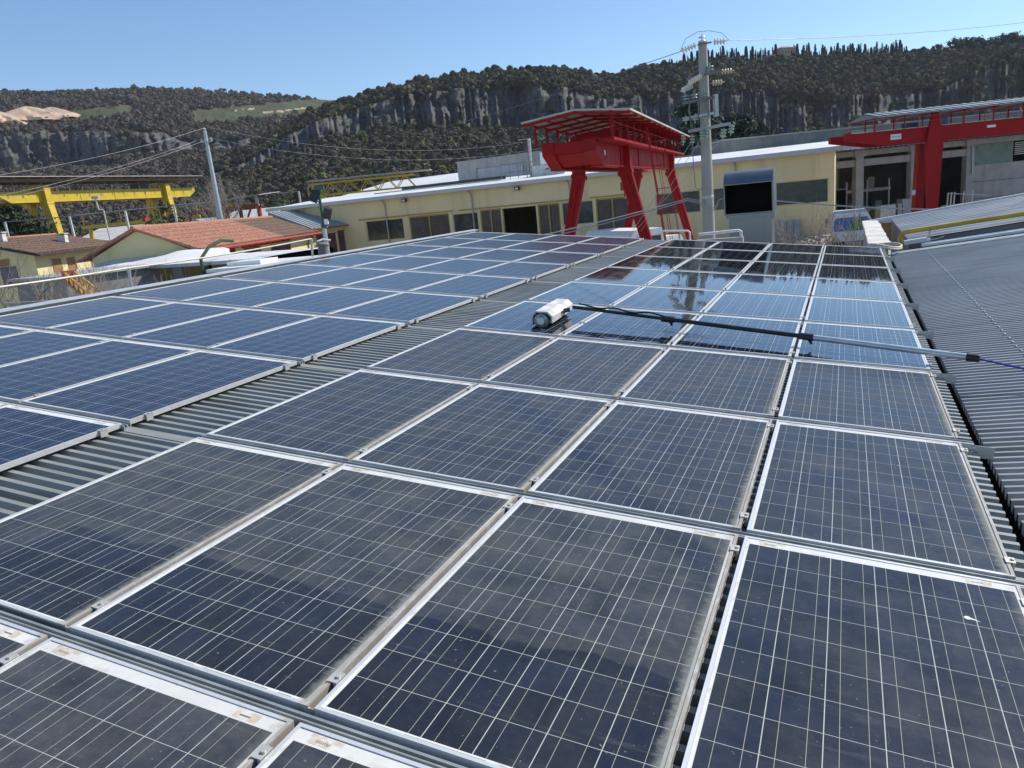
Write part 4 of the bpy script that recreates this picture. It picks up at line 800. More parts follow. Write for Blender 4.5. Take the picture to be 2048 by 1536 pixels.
# trolley house between the girders, hoist block, ladder with cage, signs
MB().box(8.2, 11.0, .45, 1.5, 7.42, 8.0).build('trolley', M['red'], RG); MB().box(12.2, 12.9, -.4, .1, 7.38, 7.95).build('motor', M['navy'], RG)
b = MB(); b.tube([(9.2, .95, 7.4), (9.2, .95, 5.9)], .02, 6); b.tube([(9.5, .95, 7.4), (9.5, .95, 5.9)], .02, 6); b.build('hoist_ropes', M['wire'], RG); b = MB(); b.box(9.1, 9.6, .8, 1.1, 5.5, 5.9); b.tube([(9.35, .95, 5.5), (9.35, .95, 5.3), (9.42, .95, 5.18), (9.3, .95, 5.12)], .04, 6); b.build('hook_block', M['red2'], RG)
MB().box(.30, .50, -.008, -.002, 6.85, 7.02).build('small_plate', M['sign_w'], RG)
ld = MB(); 
for sx in (-.18, .18): ld.bar((5.2 + sx, -.85, 8.0), (5.2 + sx, -1.75, .4), .04)
lad = ld.build('ladder', M['red'], RG)
for k in range(22): t_ = k / 21; b = MB(); yy = -.85 - .9 * (8.0 - (.7 + 6.8 * t_)) / 7.6; zz = .7 + 6.8 * t_; b.bar((5.03, yy, zz), (5.37, yy, zz), .025); b.build('rung', M['red'], lad)
for k in range(6):
    zz = 2.6 + k * .95; yy = -.85 - .9 * (8 - zz) / 7.6; b = MB(); b.tube([(5.2 + .36 * math.cos(a), yy - .1 - .55 * math.sin(a), zz) for a in np.linspace(0, math.pi, 9)], .016, 5); b.build('cage_hoop', M['red'], lad)
for a in np.linspace(.3, math.pi - .3, 4):
    b = MB(); b.bar((5.2 + .36 * math.cos(a), -.95 - .9 * (8 - 7.4) / 7.6 - .55 * math.sin(a), 7.4), (5.2 + .36 * math.cos(a), -.95 - .9 * (8 - 2.6) / 7.6 - .55 * math.sin(a), 2.6), .02); b.build('cage_bar', M['red'], lad)
# yellow gantry in front of the valley side
YG = thing('yellow_gantry_crane', 'yellow gantry crane with a flat canopy standing behind the tiled houses', 'crane', fr(-45.9, 74.6, 0, HD - .0))
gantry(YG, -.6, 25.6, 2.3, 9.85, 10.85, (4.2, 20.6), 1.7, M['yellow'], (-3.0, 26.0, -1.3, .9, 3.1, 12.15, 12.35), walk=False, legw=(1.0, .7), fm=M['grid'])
MB().box(17, 18.6, .5, 1.7, 10.9, 11.5).build('trolley', M['black'], YG)
for yy in (-.5, 2.6): MB().box(-2.9, 25.9, yy, yy + .12, 11.72, 12.02).build('canopy_beam', M['grid'], YG)  # dark strips added to give the canopy its dark underside
b = MB(); b.tube([(17.8, 1.1, 10.8), (17.8, 1.1, 8.0)], .03, 6); b.build('hoist_rope', M['wire'], YG); MB().box(17.5, 18.1, .9, 1.3, 7.2, 8.0).build('hook_block', M['red2'], YG)
b = MB(); b.bar((20.6, .0, 9.8), (17.6, -1.0, 5.2), .22); b.build('brace', M['yellow'], YG)
# red gantry in front of the hangar
RB = thing('red_hangar_crane', 'dark red gantry crane with a corrugated canopy in front of the open hangar', 'crane', fr(21.0, 46, 0, 0))
b = MB(); b.prism([(0, 7.02), (.5, 6.95), (2.4, 6.58), (4.3, 6.55), (24, 6.5), (24, 7.36), (0.25, 7.4), (.2, 7.52), (.02, 7.48)], 0, .45, 'y'); gi = b.build('girder', M['red'], RB); MB().box(.3, 24, -.04, .5, 7.40, 7.43).build('top_rail', M['coping'], gi)
b = MB(); b.prism([(0, 7.02), (2.4, 6.58), (24, 6.5), (24, 7.36), (0, 7.4)], 2.1, 2.5, 'y'); b.build('girder', M['red'], RB)
b = MB(); b.prism([(4.95, 8.2), (5.25, 8.2), (5.62, 6.55), (5.3, 0), (4.95, 0), (4.62, 6.55)], -.25, -.02, 'y'); lg = b.build('leg', M['red'], RB); MB().box(4.6, 5.66, -.29, -.255, 6.42, 6.52).build('leg_band', M['red'], lg)
b = MB(); b.bar((5.22, 1.4, 6.5), (5.08, 1.6, 0), .5, .5, (1, 0, 0), w2=.42); b.build('leg', M['red'], RB)
b = MB()
for k in range(44): 
    x0 = 1.45 + k * .52; b.hexa([(x0, -.75, 8.16 + .003 * k), (x0 + .3, -.75, 8.16 + .003 * k), (x0 + .3, .9, 8.46 + .003 * k), (x0, .9, 8.46 + .003 * k), (x0, -.75, 8.22 + .003 * k), (x0 + .3, -.75, 8.22 + .003 * k), (x0 + .3, .9, 8.52 + .003 * k), (x0, .9, 8.52 + .003 * k)])
b.hexa([(1.42, -.76, 8.13), (24.4, -.76, 8.26), (24.4, 2.9, 8.3), (1.42, 2.9, 8.17), (1.42, -.76, 8.155), (24.4, -.76, 8.285), (24.4, .92, 8.56), (1.42, .92, 8.43)]); cn = b.build('canopy', M['sheet2'], RB)
for k in range(13):
    xx = 1.6 + k * 1.75; b = MB(); b.bar((xx, -.1, 7.4), (xx, -.1, 8.2), .06); b.build('post', M['red'], RB); b = MB(); b.bar((xx + .3, 1.7, 7.4), (xx + .3, 1.7, 8.2), .06); b.build('post', M['red'], RB); b = MB(); b.bar((xx, -.7, 8.13), (xx, 2.8, 8.13), .07, .06); b.build('rafter', M['red'], cn)
for k in range(18): xx = .1 + k * 1.3; b = MB(); b.bar((xx, -.38, 7.38), (xx, -.38, 8.0), .03); b.build('railing_post', M['red2'], RB)
for zz in (7.7, 8.0): b = MB(); b.bar((.1, -.38, zz), (24, -.38, zz), .028); b.build('handrail', M['red2'], RB)
MB().box(3.9, 4.55, .55, 1.3, 7.44, 7.75).build('motor', M['navy'], RB); MB().box(5.4, 5.85, -.18, .35, 7.44, 7.95).build('motor', M['navy'], RB)
sg = MB().box(2.58, 3.22, -.03, -.004, 6.85, 7.15).build('name_sign', M['sign_w'], RB)
def lettering(txt, m, size, mw, parent, name='lettering'):
    cu = bpy.data.curves.new(name, 'FONT'); cu.body = txt; cu.size = size; cu.align_x = 'CENTER'; cu.align_y = 'CENTER'; cu.extrude = .002
    tmp = bpy.data.objects.new(name, cu); COL.objects.link(tmp); dg = bpy.context.evaluated_depsgraph_get(); me = bpy.data.meshes.new_from_object(tmp.evaluated_get(dg)); bpy.data.objects.remove(tmp)
    me.materials.clear(); me.materials.append(m); o = obj(name, me, parent); o.matrix_local = mw; return o
lettering('FORTVENETI', M['sign_t'], .115, Matrix.Translation((2.9, -.034, 7.0)) @ Matrix.Rotation(R(90), 4, 'X'), sg)
sg = MB().box(8.3, 8.8, -.03, -.004, 7.0, 7.14).build('small_sign', M['sign_w'], RB)
MB().box(4.5, 4.72, 1.0, 1.02, 3.5, 3.8).build('notice', M['sign_w'], RB)
# yellow lattice crane behind the cream factory
YT = thing('yellow_lattice_crane', 'yellow lattice truss crane with a sheet canopy behind the white factory roof', 'crane', fr(-21.8, 95, 0, .0))
for yy in (0, 1.6):
    b = MB(); b.bar((0, yy, 8.3), (12.5, yy, 8.3), .16); b.bar((0, yy, 9.7), (12.5, yy, 9.7), .16); b.build('chord', M['yellow'], YT)
    for k in range(11): b = MB(); x0 = k * 1.13; b.bar((x0, yy, 8.3 if k % 2 else 9.7), (x0 + 1.13, yy, 9.7 if k % 2 else 8.3), .09); b.build('lattice_bar', M['yellow'], YT)
    for xx in (1, 11): b = MB(); b.bar((xx, yy, 8.3), (xx, yy + (yy - .8) * 1.2, 0), .35); b.build('leg', M['yellow'], YT)
MB().box(-.3, 14.5, -.8, 2.4, 10.05, 10.12).build('canopy', M['eternit'], YT)
for xx in (.2, 4, 8, 12): b = MB(); b.bar((xx, 0, 9.7), (xx, 0, 10.05), .08); b.build('post', M['yellow'], YT)
b = MB(); b.tube([(-.5, 0, 8.4), (-.5, 0, 9.3), (-.2, 0, 9.6), (.4, 0, 9.7)], .09, 8); b.build('nose_tube', M['yellow'], YT)
# second low yellow crane seen under the gantry
YS = thing('small_yellow_crane', 'low yellow travelling crane seen beneath the big yellow gantry', 'crane', fr(-53, 100, 0, .05))
MB().box(0, 15, 0, .4, 7.2, 7.6).build('girder', M['yellow'], YS); MB().box(0, 15, -.6, 1, 9.0, 9.08).build('canopy', M['eternit'], YS)
for xx in (1, 13): b = MB(); b.bar((xx, .2, 7.2), (xx, -.8, 0), .35); b.build('leg', M['yellow'], YS); b = MB(); b.bar((xx, .2, 7.2), (xx, 1.2, 0), .35); b.build('leg', M['yellow'], YS)
for xx in (.3, 5, 10, 14.7): b = MB(); b.bar((xx, .2, 7.6), (xx, .2, 9.0), .1); b.build('post', M['yellow'], YS)
# ================================================================== POWER POLES AND WIRES
UP = thing('utility_pole', 'tall concrete power pole with strings of insulators beside the red gantry', 'utility pole', Matrix.Translation((7.46, 27, 0)))
b = MB(); b.tube([(0, 0, 0), (0, 0, 5), (0, 0, 10.1)], [.235, .20, .145], 18); b.build('shaft', M['pole_c'], UP, True)
def insul(name, a, d_, n, r0, sp, m, parent):
    r0 *= 1.25
    """string of sheds from a along d_"""
    a = Vector(a); d_ = Vector(d_).normalized(); b = MB(); pr = []
    for k in range(n): h = .05 + k * sp; pr += [(.018, h), (r0, h + sp * .15), (r0 * .85, h + sp * .4), (.02, h + sp * .5)]
    pr += [(.016, .05 + n * sp + .06)]; b.lathe([(.012, 0)] + pr, a, d_, 12); return b.build(name, m, parent, True)
def crossarm(a, b_, w_, h_, m): bb = MB(); bb.bar(a, b_, w_, h_); return bb.build('crossarm', m, UP)
crossarm((-.20, -.12, 9.98), (.26, -.12, 10.02), .06, .05, M['wire']); insul('pin_insulator', (-.05, -.12, 10.0), (0, 0, 1), 2, .10, .12, M['porcelain_w'], UP)
insul('insulator_string', (.30, -.12, 10.02), (1, 0, .0), 4, .085, .10, M['porcelain_w'], UP); insul('insulator_string', (-.24, -.12, 9.98), (-1, 0, -.28), 5, .075, .10, M['porcelain_w'], UP)
b = MB(); b.tube([(.86, -.12, 10.02), (.6, -.12, 10.28), (.2, -.12, 10.38), (-.2, -.12, 10.38), (-.6, -.12, 10.2), (-.80, -.12, 9.82)], .008, 5); b.build('jumper_wire', M['wire'], UP, True)
crossarm((-.5, .3, 9.0), (.45, -.5, 9.06), .10, .07, M['wire']); insul('insulator_string', (.42, -.48, 9.02), (1, -.1, -.0), 4, .075, .09, M['porcelain'], UP); insul('insulator_string', (.16, -.30, 8.72), (1, -.05, 0), 4, .08, .085, M['porcelain'], UP)
insul('insulator_string', (-.12, -.2, 9.0), (-1, -.3, -.45), 6, .075, .085, M['porcelain_w'], UP); insul('insulator_string', (-.38, .0, 8.75), (-1, -.3, -.38), 5, .075, .085, M['porcelain_w'], UP); insul('pin_insulator', (.16, -.2, 9.08), (0, 0, 1), 2, .11, .1, M['glass_ins'], UP)
# switch frame: two bars with upright glass insulators
for z in (8.22, 7.72): crossarm((-.85, -.35, z - .05), (.30, -.35, z + .05), .10, .08, M['wire'] if z > 8 else M['galv'])
for x in (-.75, -.45, -.1): insul('post_insulator', (x, -.36, 8.26 + x * .05), (0, 0, 1), 2, .10, .09, M['glass_ins'], UP); insul('post_insulator', (x, -.36, 7.78), (0, 0, -1), 2, .10, .09, M['glass_ins'], UP); bb = MB(); bb.bar((x + .12, -.42, 7.6), (x + .12, -.42, 8.3), .03); bb.build('switch_bar', M['wire'], UP)
bb = MB(); bb.box(.22, .34, -.45, -.2, 7.65, 8.35); bb.build('switch_box', M['galv'], UP)
crossarm((-.65, -.25, 7.26), (.78, -.25, 7.38), .11, .10, M['concrete'])
for x, z in ((.82, 7.36), (.55, 7.25)): insul('insulator_string', (x, -.32, z), (-.25, -.2, -1), 3, .085, .10, M['glass_ins'], UP)
for x, z in ((-.85, 7.2), (-.55, 7.15), (-.22, 7.24), (-.04, 7.3)): insul('insulator_string', (x, -.34, z), (-.08, -.15, -1), 3, .07, .095, M['glass_ins'], UP)
b = MB(); b.tube([(-.6, -.4, 7.7), (-.56, -.4, 6.0), (-.52, -.4, 5.4), (-.4, -.35, 5.3), (-.2, -.2, 5.35)], .014, 6); b.build('operating_rod', M['wire'], UP, True)
for z in (7.33, 5.02): b = MB(); rr = .255 - .009 * z + .0; b.lathe([(rr - .005, z - .05), (rr, z - .045), (rr, z + .045), (rr - .005, z + .05)], n=18); b.build('pole_band', M['galv'], UP)
for k in range(3): b = MB(); b.tube([(-.75, -.2, 5.05 - .04 * k), (-.4, -.3, 4.95 - .05 * k), (-.2, -.32, 4.7 - .06 * k), (.15, -.34, 4.66 - .05 * k), (.3, -.3, 4.9), (.7, -.25, 5.0)], .014, 6); b.build('cable_loop', M['cable'], UP, True)
def wire(label, pts, r, m, name='power_line', grp=None, n=6):
    b = MB(); b.tube(pts, r, n); o = b.build(name, m, None, True); return tag(o, label, 'wire', grp)
PX, PY = 7.46, 27
wire('power line running from the pole top over the red hangar crane', sag((PX + .86, PY - .12, 10.02), (40, 46, 13.2), .5), .010, M['wire'])
wire('power line running from the pole top away over the cliff', sag((PX - .80, PY - .12, 9.82), (-60, 300, 46), 6, 24), .012, M['wire'])
for k, (dz, dx) in enumerate(((0, 0), (.06, .05))):
    wire(('upper', 'lower')[k] + ' strand of the bundled cable from the concrete pole towards the ridge', sag((PX - .75, PY - .2, 5.05 - dz), (-14.0, 21.5, 4.15 - dz), .62 + dz, 26), .020, M['cable'], 'bundled_cable')
wire('bundled cable from the concrete pole behind the duct towards the rear shed', sag((PX + .7, PY - .25, 5.0), (22.0, 19.5, 3.9), .55, 20), .024, M['cable'], 'bundled_cable')
for k, (a_, b_) in enumerate((((PX - .25, PY - .4, 7.0), (PX - 1.7, PY + 6, 3.2)), ((PX + .5, PY - .35, 6.95), (PX - 3.1, PY + 5, 2.6)), ((PX - .6, PY - .4, 6.9), (PX - 3.6, PY + 7, 1.0)))):
    wire(('thin stay wire from the pole arm down past the far gantry leg', 'thin stay wire slanting from the pole arm across the cream wall', 'thin stay wire slanting from the pole arm behind the gantry canopy')[k], [a_, b_], .008, M['wire_l'], 'stay_wire')
LP = thing('steel_pole', 'pale tapering steel power pole standing behind the terracotta roof', 'utility pole', Matrix.Translation((-26.35, 75, 0)))
b = MB(); b.tube([(0, 0, 0), (0, 0, 14.6)], [.30, .15], 14); b.build('shaft', M['steelpole'], LP, True)
b = MB(); b.bar((-.5, 0, 13.6), (.5, 0, 13.6), .08); b.build('crossarm', M['steelpole'], LP); 
for x in (-.45, .45, 0): insul('pin_insulator', (x, 0, 13.62 if x else 14.6), (0, 0, 1), 2, .12, .12, M['porcelain_w'], LP)
for k, (a_, z1) in enumerate((((-26.35, 75, 14.85), 10.3), ((-26.8, 75, 13.9), 8.5), ((-25.9, 75, 13.9), 8.1))):
    wire(('topmost', 'middle', 'lowest')[k] + ' of three lines falling from the steel pole across the yellow gantry', sag(a_, (-44, 52, z1), .9, 16), .014, M['wire_l'])
for k, z in enumerate((13.9, 14.85)): wire(('lower', 'upper')[k] + ' line from the steel pole along the valley side to the chimney mast', sag((-25.9, 75, z), (6, 84, 10.6 + k * .9), 1.6, 16), .012, M['wire_l'])
# lamp post with two floodlights beyond the ridge
t = thing('floodlight_post', 'dark green lamp post with two floodlights and a white meter box', 'lamp post', Matrix.Translation((-8.87, 40, 0)))
b = MB(); b.tube([(0, 0, 0), (0, 0, 4.9), (0, 0, 5.3)], [.11, .11, .10], 12); b.build('lower_shaft', M['steelpole'], t, True); b = MB(); b.tube([(0, 0, 5.3), (0, 0, 7.25)], [.085, .07], 12); b.build('upper_shaft', M['greenpole'], t, True)
b = MB(); b.lathe([(.14, 5.1), (.15, 5.15), (.15, 5.28), (.1, 5.36)], n=12); b.build('joint_collar', M['greenpole'], t)
for (x, z, rx, nm) in ((.32, 5.85, .5, 'floodlight'), (-.2, 6.72, -.2, 'floodlight')):
    b = MB(); b.box(-.20, .20, -.10, .08, -.30, .30); onto(b, Matrix.Translation((x, -.15, z)) @ Matrix.Rotation(.45, 4, 'Y') @ Matrix.Rotation(rx, 4, 'X')); f_ = b.build(nm, M['black'], t); b = MB(); b.bar((0, 0, z - .35), (x, -.1, z - .2), .05); b.build('bracket', M['greenpole'], f_)
MB().box(-.16, .30, -.14, .1, 7.0, 7.22).build('camera_housing', M['greenpole'], t); MB().box(.08, .28, -.16, -.02, 5.28, 5.55).build('meter_box', M['white'], t)

# ================================================================== HOUSES ON THE LEFT
def tiled(b, p0, p1, p2, p3, pitch_u, pitch_v, lift=.05):
    """rows of half-round tiles over the quad p0(eave start) p1(eave end) p2(ridge end) p3(ridge start)"""
    p0, p1, p2, p3 = map(Vector, (p0, p1, p2, p3)); nu = max(2, int((p1 - p0).length / pitch_u)); nv = max(2, int((p3 - p0).length / pitch_v)); nrm = (p1 - p0).cross(p3 - p0).normalized()
    if nrm.z < 0: nrm = -nrm
    return p0, p1, p2, p3, nu, nv, nrm
def tile_roof(root, name, quad, m, pu=.34, pv=.42):
    b = MB(); p0, p1, p2, p3, nu, nv, nrm = tiled(b, *quad, pu, pv)
    ro = MB().add([quad[0], quad[1], quad[2], quad[3]] + [tuple(Vector(q) - nrm * .12) for q in quad], [(0, 1, 2, 3), (7, 6, 5, 4), (0, 4, 5, 1), (1, 5, 6, 2), (2, 6, 7, 3), (3, 7, 4, 0)]).build(name, m, root)
    def pt(s_, t_): return p0.lerp(p1, s_).lerp(p3.lerp(p2, s_), t_)
    vs = []; fs = []
    for i in range(nv):
        t0, t1 = i / nv, min(1, (i + 1.08) / nv); 
        for k in range(nu):
            for s_, h in ((k / nu, .0), ((k + .25) / nu, .055), ((k + .6) / nu, .055), ((k + .85) / nu, .0)):
                o_ = len(vs)
                vs.append(pt(s_, t0) + nrm * (h + .035)); vs.append(pt(s_, t1) + nrm * (h + .008))
            base = len(vs) - 8
            for q in range(3): fs.append((base + q * 2, base + q * 2 + 2, base + q * 2 + 3, base + q * 2 + 1))
    b.add(vs, fs); o = b.build('roof_tiles', m, ro); o['kind'] = 'stuff'; return ro
# terracotta workshop house
TH = thing('terracotta_house', 'cream gabled house with an orange tiled roof and red gridded windows', 'house', fr(-18.02, 46, 0, math.atan2(.99328, .11572)))   # x along the front wall, +y to the left (back)
EW, RW, LN = 0.0, 5.0, 20.0; ze, zr_ = 4.55, 6.05
fw = [(2.1, 5.2, 2.2, 4.25), (6.5, 9.2, 2.0, 4.12), (11, 14.8, 1.6, 4.05), (16.1, 17.6, 1.4, 3.25)]
wall_with_holes('wall', 0, LN, 0, 4.62, fw[:3], 0, .25, M['yellow_wall2'], TH)
for xx in (0, LN - .25):
    b = MB(); b.prism([(.25, 0), (6.55, 0), (6.55, 4.55), (3.4, 5.95), (.25, 4.55)], xx, xx + .25, 'x'); b.build('gable_wall', M['yellow_wall2'], TH)
for k, (x0, x1, z0, z1) in enumerate(fw[:3]):
    w_ = MB().box(x0 + .05, x1 - .05, .12, .16, z0 + .05, z1 - .05).build('window', M['glassblk_r'], TH); b = MB()
    for i in range(11): xx = x0 + .06 + (x1 - x0 - .12) * i / 10; b.box(xx - .02, xx + .02, .05, .08, z0, z1)
    for i in range(8): zz = z0 + .06 + (z1 - z0 - .12) * i / 7; b.box(x0, x1, .085, .11, zz - .02, zz + .02)
    b.build('grid', M['grid_r'], w_); b = MB()
    for a, c, e, f in ((x0, x1, z1 - .07, z1), (x0, x0 + .08, z0, z1 - .07), (x1 - .08, x1, z0, z1 - .07)): b.box(a, c, -.03, .045, e, f)
    b.build('frame', M['red2'], w_)
MB().box(16.1, 17.4, -.02, -.003, 1.3, 3.2).build('door', M['grid_r'], TH)
for x0, x1, z in ((1.6, 5.6, 4.3), (6.2, 14.9, 4.2)): tr_ = MB().box(x0, x1, -.14, -.004, z - .05, z + .03).build('sliding_track', M['red2'], TH); [MB().box(xx, xx + .12, -.12, -.02, z + .032, z + .15).build('track_hanger', M['red2'], tr_) for xx in np.arange(x0 + .1, x1, 1.0)]
b = MB(); b.tube([(-.4, -.68, 4.43), (LN + .3, -.68, 4.40)], .09, 8); b.build('gutter', M['red2'], TH, True)
b = MB(); b.tube([(18.6, -.66, 4.4), (18.5, -.2, 4.0), (18.5, -.1, 3.7), (18.5, -.1, 0)], .06, 8); b.build('downpipe', M['red2'], TH, True)
tile_roof(TH, 'roof', ((-.4, -.6, 4.52), (12.5, -.6, 4.52), (12.5, 3.4, 6.1), (-.4, 3.4, 6.1)), M['tile_r'], .5, .6); tile_roof(TH, 'roof', ((12.5, -.6, 4.521), (LN + .2, -.6, 4.521), (LN + .2, 3.4, 6.101), (12.5, 3.4, 6.101)), M['tile_b'], .5, .6)
tile_roof(TH, 'roof', ((LN + .2, 7.4, 4.52), (-.4, 7.4, 4.52), (-.4, 3.41, 6.1), (LN + .2, 3.41, 6.1)), M['tile_r'], .5, .6)
b = MB(); b.tube([(-.45, 3.4, 6.12), (LN + .25, 3.4, 6.12)], .13, 8); b.build('ridge_tiles', M['tile_r'], TH)
# grey-roofed annex against the factory
AN = thing('grey_roofed_annex', 'small annex with a grey metal roof and red gridded front against the factory', 'building', fr(-15.75, 66.3, 0, math.atan2(.80, .62)))
AL = 5.0
wall_with_holes('wall', 0, AL, 0, 4.75, [(.4, 2.5, 2.0, 4.2), (2.8, 4.8, 0, 4.35)], 0, .2, M['yellow_wall2'], AN)
for x0, x1, z0, z1 in ((.4, 2.5, 2.0, 4.2), (2.8, 4.8, 0, 4.35)):
    w_ = MB().box(x0, x1, .1, .14, z0, z1).build('window', M['glassblk_r'], AN); b = MB()
    for i in range(11): xx = x0 + (x1 - x0) * i / 10; b.box(xx - .02, xx + .02, .04, .06, z0, z1)
    for i in range(9): zz = z0 + (z1 - z0) * i / 8; b.box(x0, x1, .065, .085, zz - .02, zz + .02)
    b.build('grid', M['grid_r'], w_); b = MB(); b.box(x0 - .05, x1 + .05, -.03, -.002, z1, z1 + .08); b.box(x0 - .08, x0, -.03, -.002, z0, z1); b.build('frame', M['red2'], w_)
MB().box(-.2, .0, .0, 6, 0, 4.75).build('side_wall', M['concrete_d'], AN)
MB().box(AL, AL + .2, .0, 6, 0, 4.75).build('side_wall', M['yellow_wall'], AN)
b = MB(); n_ = 14
for k in range(n_):
    x0 = -.5 + k * (AL + 1.0) / n_; x1 = -.5 + (k + 1) * (AL + 1.0) / n_; b.hexa([(x0, -.5, 4.80), (x1, -.5, 4.80), (x1, 5.0, 6.5), (x0, 5.0, 6.5), (x0, -.5, 4.86), (x1 - .02, -.5, 4.86), (x1 - .02, 5.0, 6.56), (x0, 5.0, 6.56)]); b.hexa([(x0, -.5, 4.86), (x0 + .07, -.5, 4.86), (x0 + .07, 5, 6.56), (x0, 5, 6.56), (x0 + .02, -.5, 4.92), (x0 + .05, -.5, 4.92), (x0 + .05, 5, 6.62), (x0 + .02, 5, 6.62)])
b.build('roof', M['grey_roof'], AN); b = MB(); b.add([(-.52, -.5, 4.35), (-.52, 5, 6.05), (-.52, 5, 6.5), (-.52, -.5, 4.8), (-.46, -.5, 4.35), (-.46, 5, 6.05), (-.46, 5, 6.5), (-.46, -.5, 4.8)], [(0, 1, 2, 3), (7, 6, 5, 4), (0, 4, 5, 1), (2, 6, 7, 3), (0, 3, 7, 4)]); b.build('verge_board', M['concrete_d'], AN)
MB().box(-.5, AL + .5, -.6, -.51, 4.74, 4.84).build('gutter', M['red2'], AN)
# left two-storey house, brown roof
BH = thing('brown_roofed_house', 'two-storey cream house with a mottled brown tiled roof and two chimneys', 'house', fr(-35.9, 60, 0, math.atan2(12, .5)))
wall_with_holes('wall', 0, 12, 0, 5.1, [(4.0, 5.3, 3.4, 4.5), (7.4, 8.5, 3.5, 4.4)], 0, .25, M['yellow_wall2'], BH)
MB().box(4.02, 5.28, .1, .15, 3.42, 4.48).build('window', M['door_w'], BH); MB().box(7.42, 8.48, .1, .15, 3.52, 4.38).build('window', M['door_w'], BH); MB().box(2.0, 3.2, -.05, -.003, 3.2, 4.5).build('shutter', M['door_w'], BH)
b = MB(); b.prism([(0.25, 0), (9, 0), (9, 4.6), (4.4, 6.25), (.25, 5.0)], 0, .25, 'x'); b.build('gable_wall', M['yellow_wall2'], BH)
b = MB(); b.prism([(0.25, 0), (9, 0), (9, 4.6), (4.4, 6.25), (.25, 5.0)], 11.75, 12, 'x'); b.build('gable_wall', M['yellow_wall2'], BH)
for y, z, w_, h in ((2.0, 4.35, .9, .55), (1.6, 2.7, 1.3, 1.6), (6.2, 4.3, .9, .9)): MB().box(-.04, -.003, y, y + w_, z, z + h).build('window', M['purple'] if z < 3 else M['door_w'], BH)
tile_roof(BH, 'roof', ((-.7, -.8, 5.08), (12.6, -.8, 5.08), (10.5, 4.4, 6.5), (-.7, 4.4, 6.5)), M['tile_b'], .5, .6); tile_roof(BH, 'roof', ((12.6, 9.6, 5.08), (-.7, 9.6, 5.08), (-.7, 4.41, 6.5), (10.5, 4.41, 6.5)), M['tile_b'], .5, .6)
b = MB(); b.tube([(-.7, 4.4, 6.52), (10.5, 4.4, 6.52)], .12, 8); b.build('ridge_tiles', M['tile_r'], BH)
b = MB(); b.bar((-.75, -.8, 4.98), (-.75, 4.4, 6.40), .1, .2); b.bar((-.7, -.86, 4.96), (12.6, -.86, 4.96), .12, .14); b.build('dark_bargeboard', M['dark'], BH)
for x, y, z in ((1.6, 3.2, 6.1), (6.6, 1.3, 5.6)): c_ = MB().box(x, x + .5, y, y + .6, z, z + .75).build('chimney', M['coping'], BH); MB().box(x - .07, x + .57, y - .07, y + .67, z + .82, z + .9).build('chimney_cap', M['coping'], c_); MB().box(x + .1, x + .4, y + .1, y + .5, z + .752, z + .818).build('flue', M['dark'], c_)
# low flat sheds with pale membrane roofs in front of the houses
LS = thing('low_membrane_shed', 'low shed with a pale tent-like membrane roof and stained concrete posts', 'building', fr(-25.6, 45.5, 0, math.atan2(-8.5, 14.4)))
b = MB(); nx_ = 24; vs = []
for i in range(nx_ + 1):
    x = i * 16.2 / nx_
    q_ = max(0, min(1, (8.6 - x) / 1.6)); q_ = q_ * q_ * (3 - 2 * q_)
    for y, z in ((0, 4.02), (1.2, 4.04 + .08 * q_), (3.2, 4.06 + q_ * (.44 + .12 * math.sin(x * 1.1))), (5 + q_, 4.08 + .37 * q_)): vs.append((x, y, z - (.35 if i in (0,) and y else 0) + .02 * math.sin(x * 5 + y)))
b.add(vs, [(i * 4 + j, (i + 1) * 4 + j, (i + 1) * 4 + j + 1, i * 4 + j + 1) for i in range(nx_) for j in range(3)]); b.build('membrane_roof', M['canvas'], LS, True)
MB().box(-.2, 16.4, -.15, -.02, 3.86, 4.03).build('roof_edge', M['galv'], LS)
for k, x in enumerate((0, 3.2, 6.0, 9.2, 12.4, 15.6)): MB().box(x, x + .8, .3, .6, 0, 3.85).build('pier', M['concrete_d'], LS)
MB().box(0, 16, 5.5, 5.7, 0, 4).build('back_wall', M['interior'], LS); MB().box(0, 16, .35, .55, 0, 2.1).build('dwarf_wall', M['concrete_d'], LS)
LS2 = thing('stained_outbuilding', 'weathered concrete outbuilding with a flat roof below the brown-roofed house', 'building', fr(-25.5, 40.5, 0, math.atan2(-6, 9)))
MB().box(0, 5.0, 0, 5, 0, 3.95).build('wall', M['concrete_d'], LS2); MB().box(-.25, 5.25, -.25, 5.2, 3.952, 4.08).build('flat_roof', M['concrete'], LS2); MB().box(1.8, 2.6, -.05, -.003, 1.2, 3.2).build('door', M['dark'], LS2)
LS3 = thing('flat_white_roof', 'flat white roof of the low outbuilding just beyond the ridge', 'building', fr(-13.2, 34.5, 0, math.atan2(-2.2, 7)))
MB().box(0, 6.6, 0, 4.5, 3.72, 3.86).build('roof_slab', M['roof_white'], LS3); MB().box(.2, 6.4, .2, 4.3, 0, 3.718).build('wall', M['concrete_d'], LS3); MB().box(.4, 2.2, 1.0, 2.4, 3.862, 4.05).build('roof_box', M['white'], LS3)
# hose slung over the membrane roof
b = MB()
b.tube([(-14.9, 38.6, 3.0), (-15.0, 38.8, 4.2), (-14.7, 39.4, 4.75), (-14.3, 40.2, 5.0), (-14.0, 41.0, 4.9)], .09, 8); o = b.build('slung_hose', M['leaf'], None, True); tag(o, 'green hose bent over the edge of the pale membrane roof', 'hose')
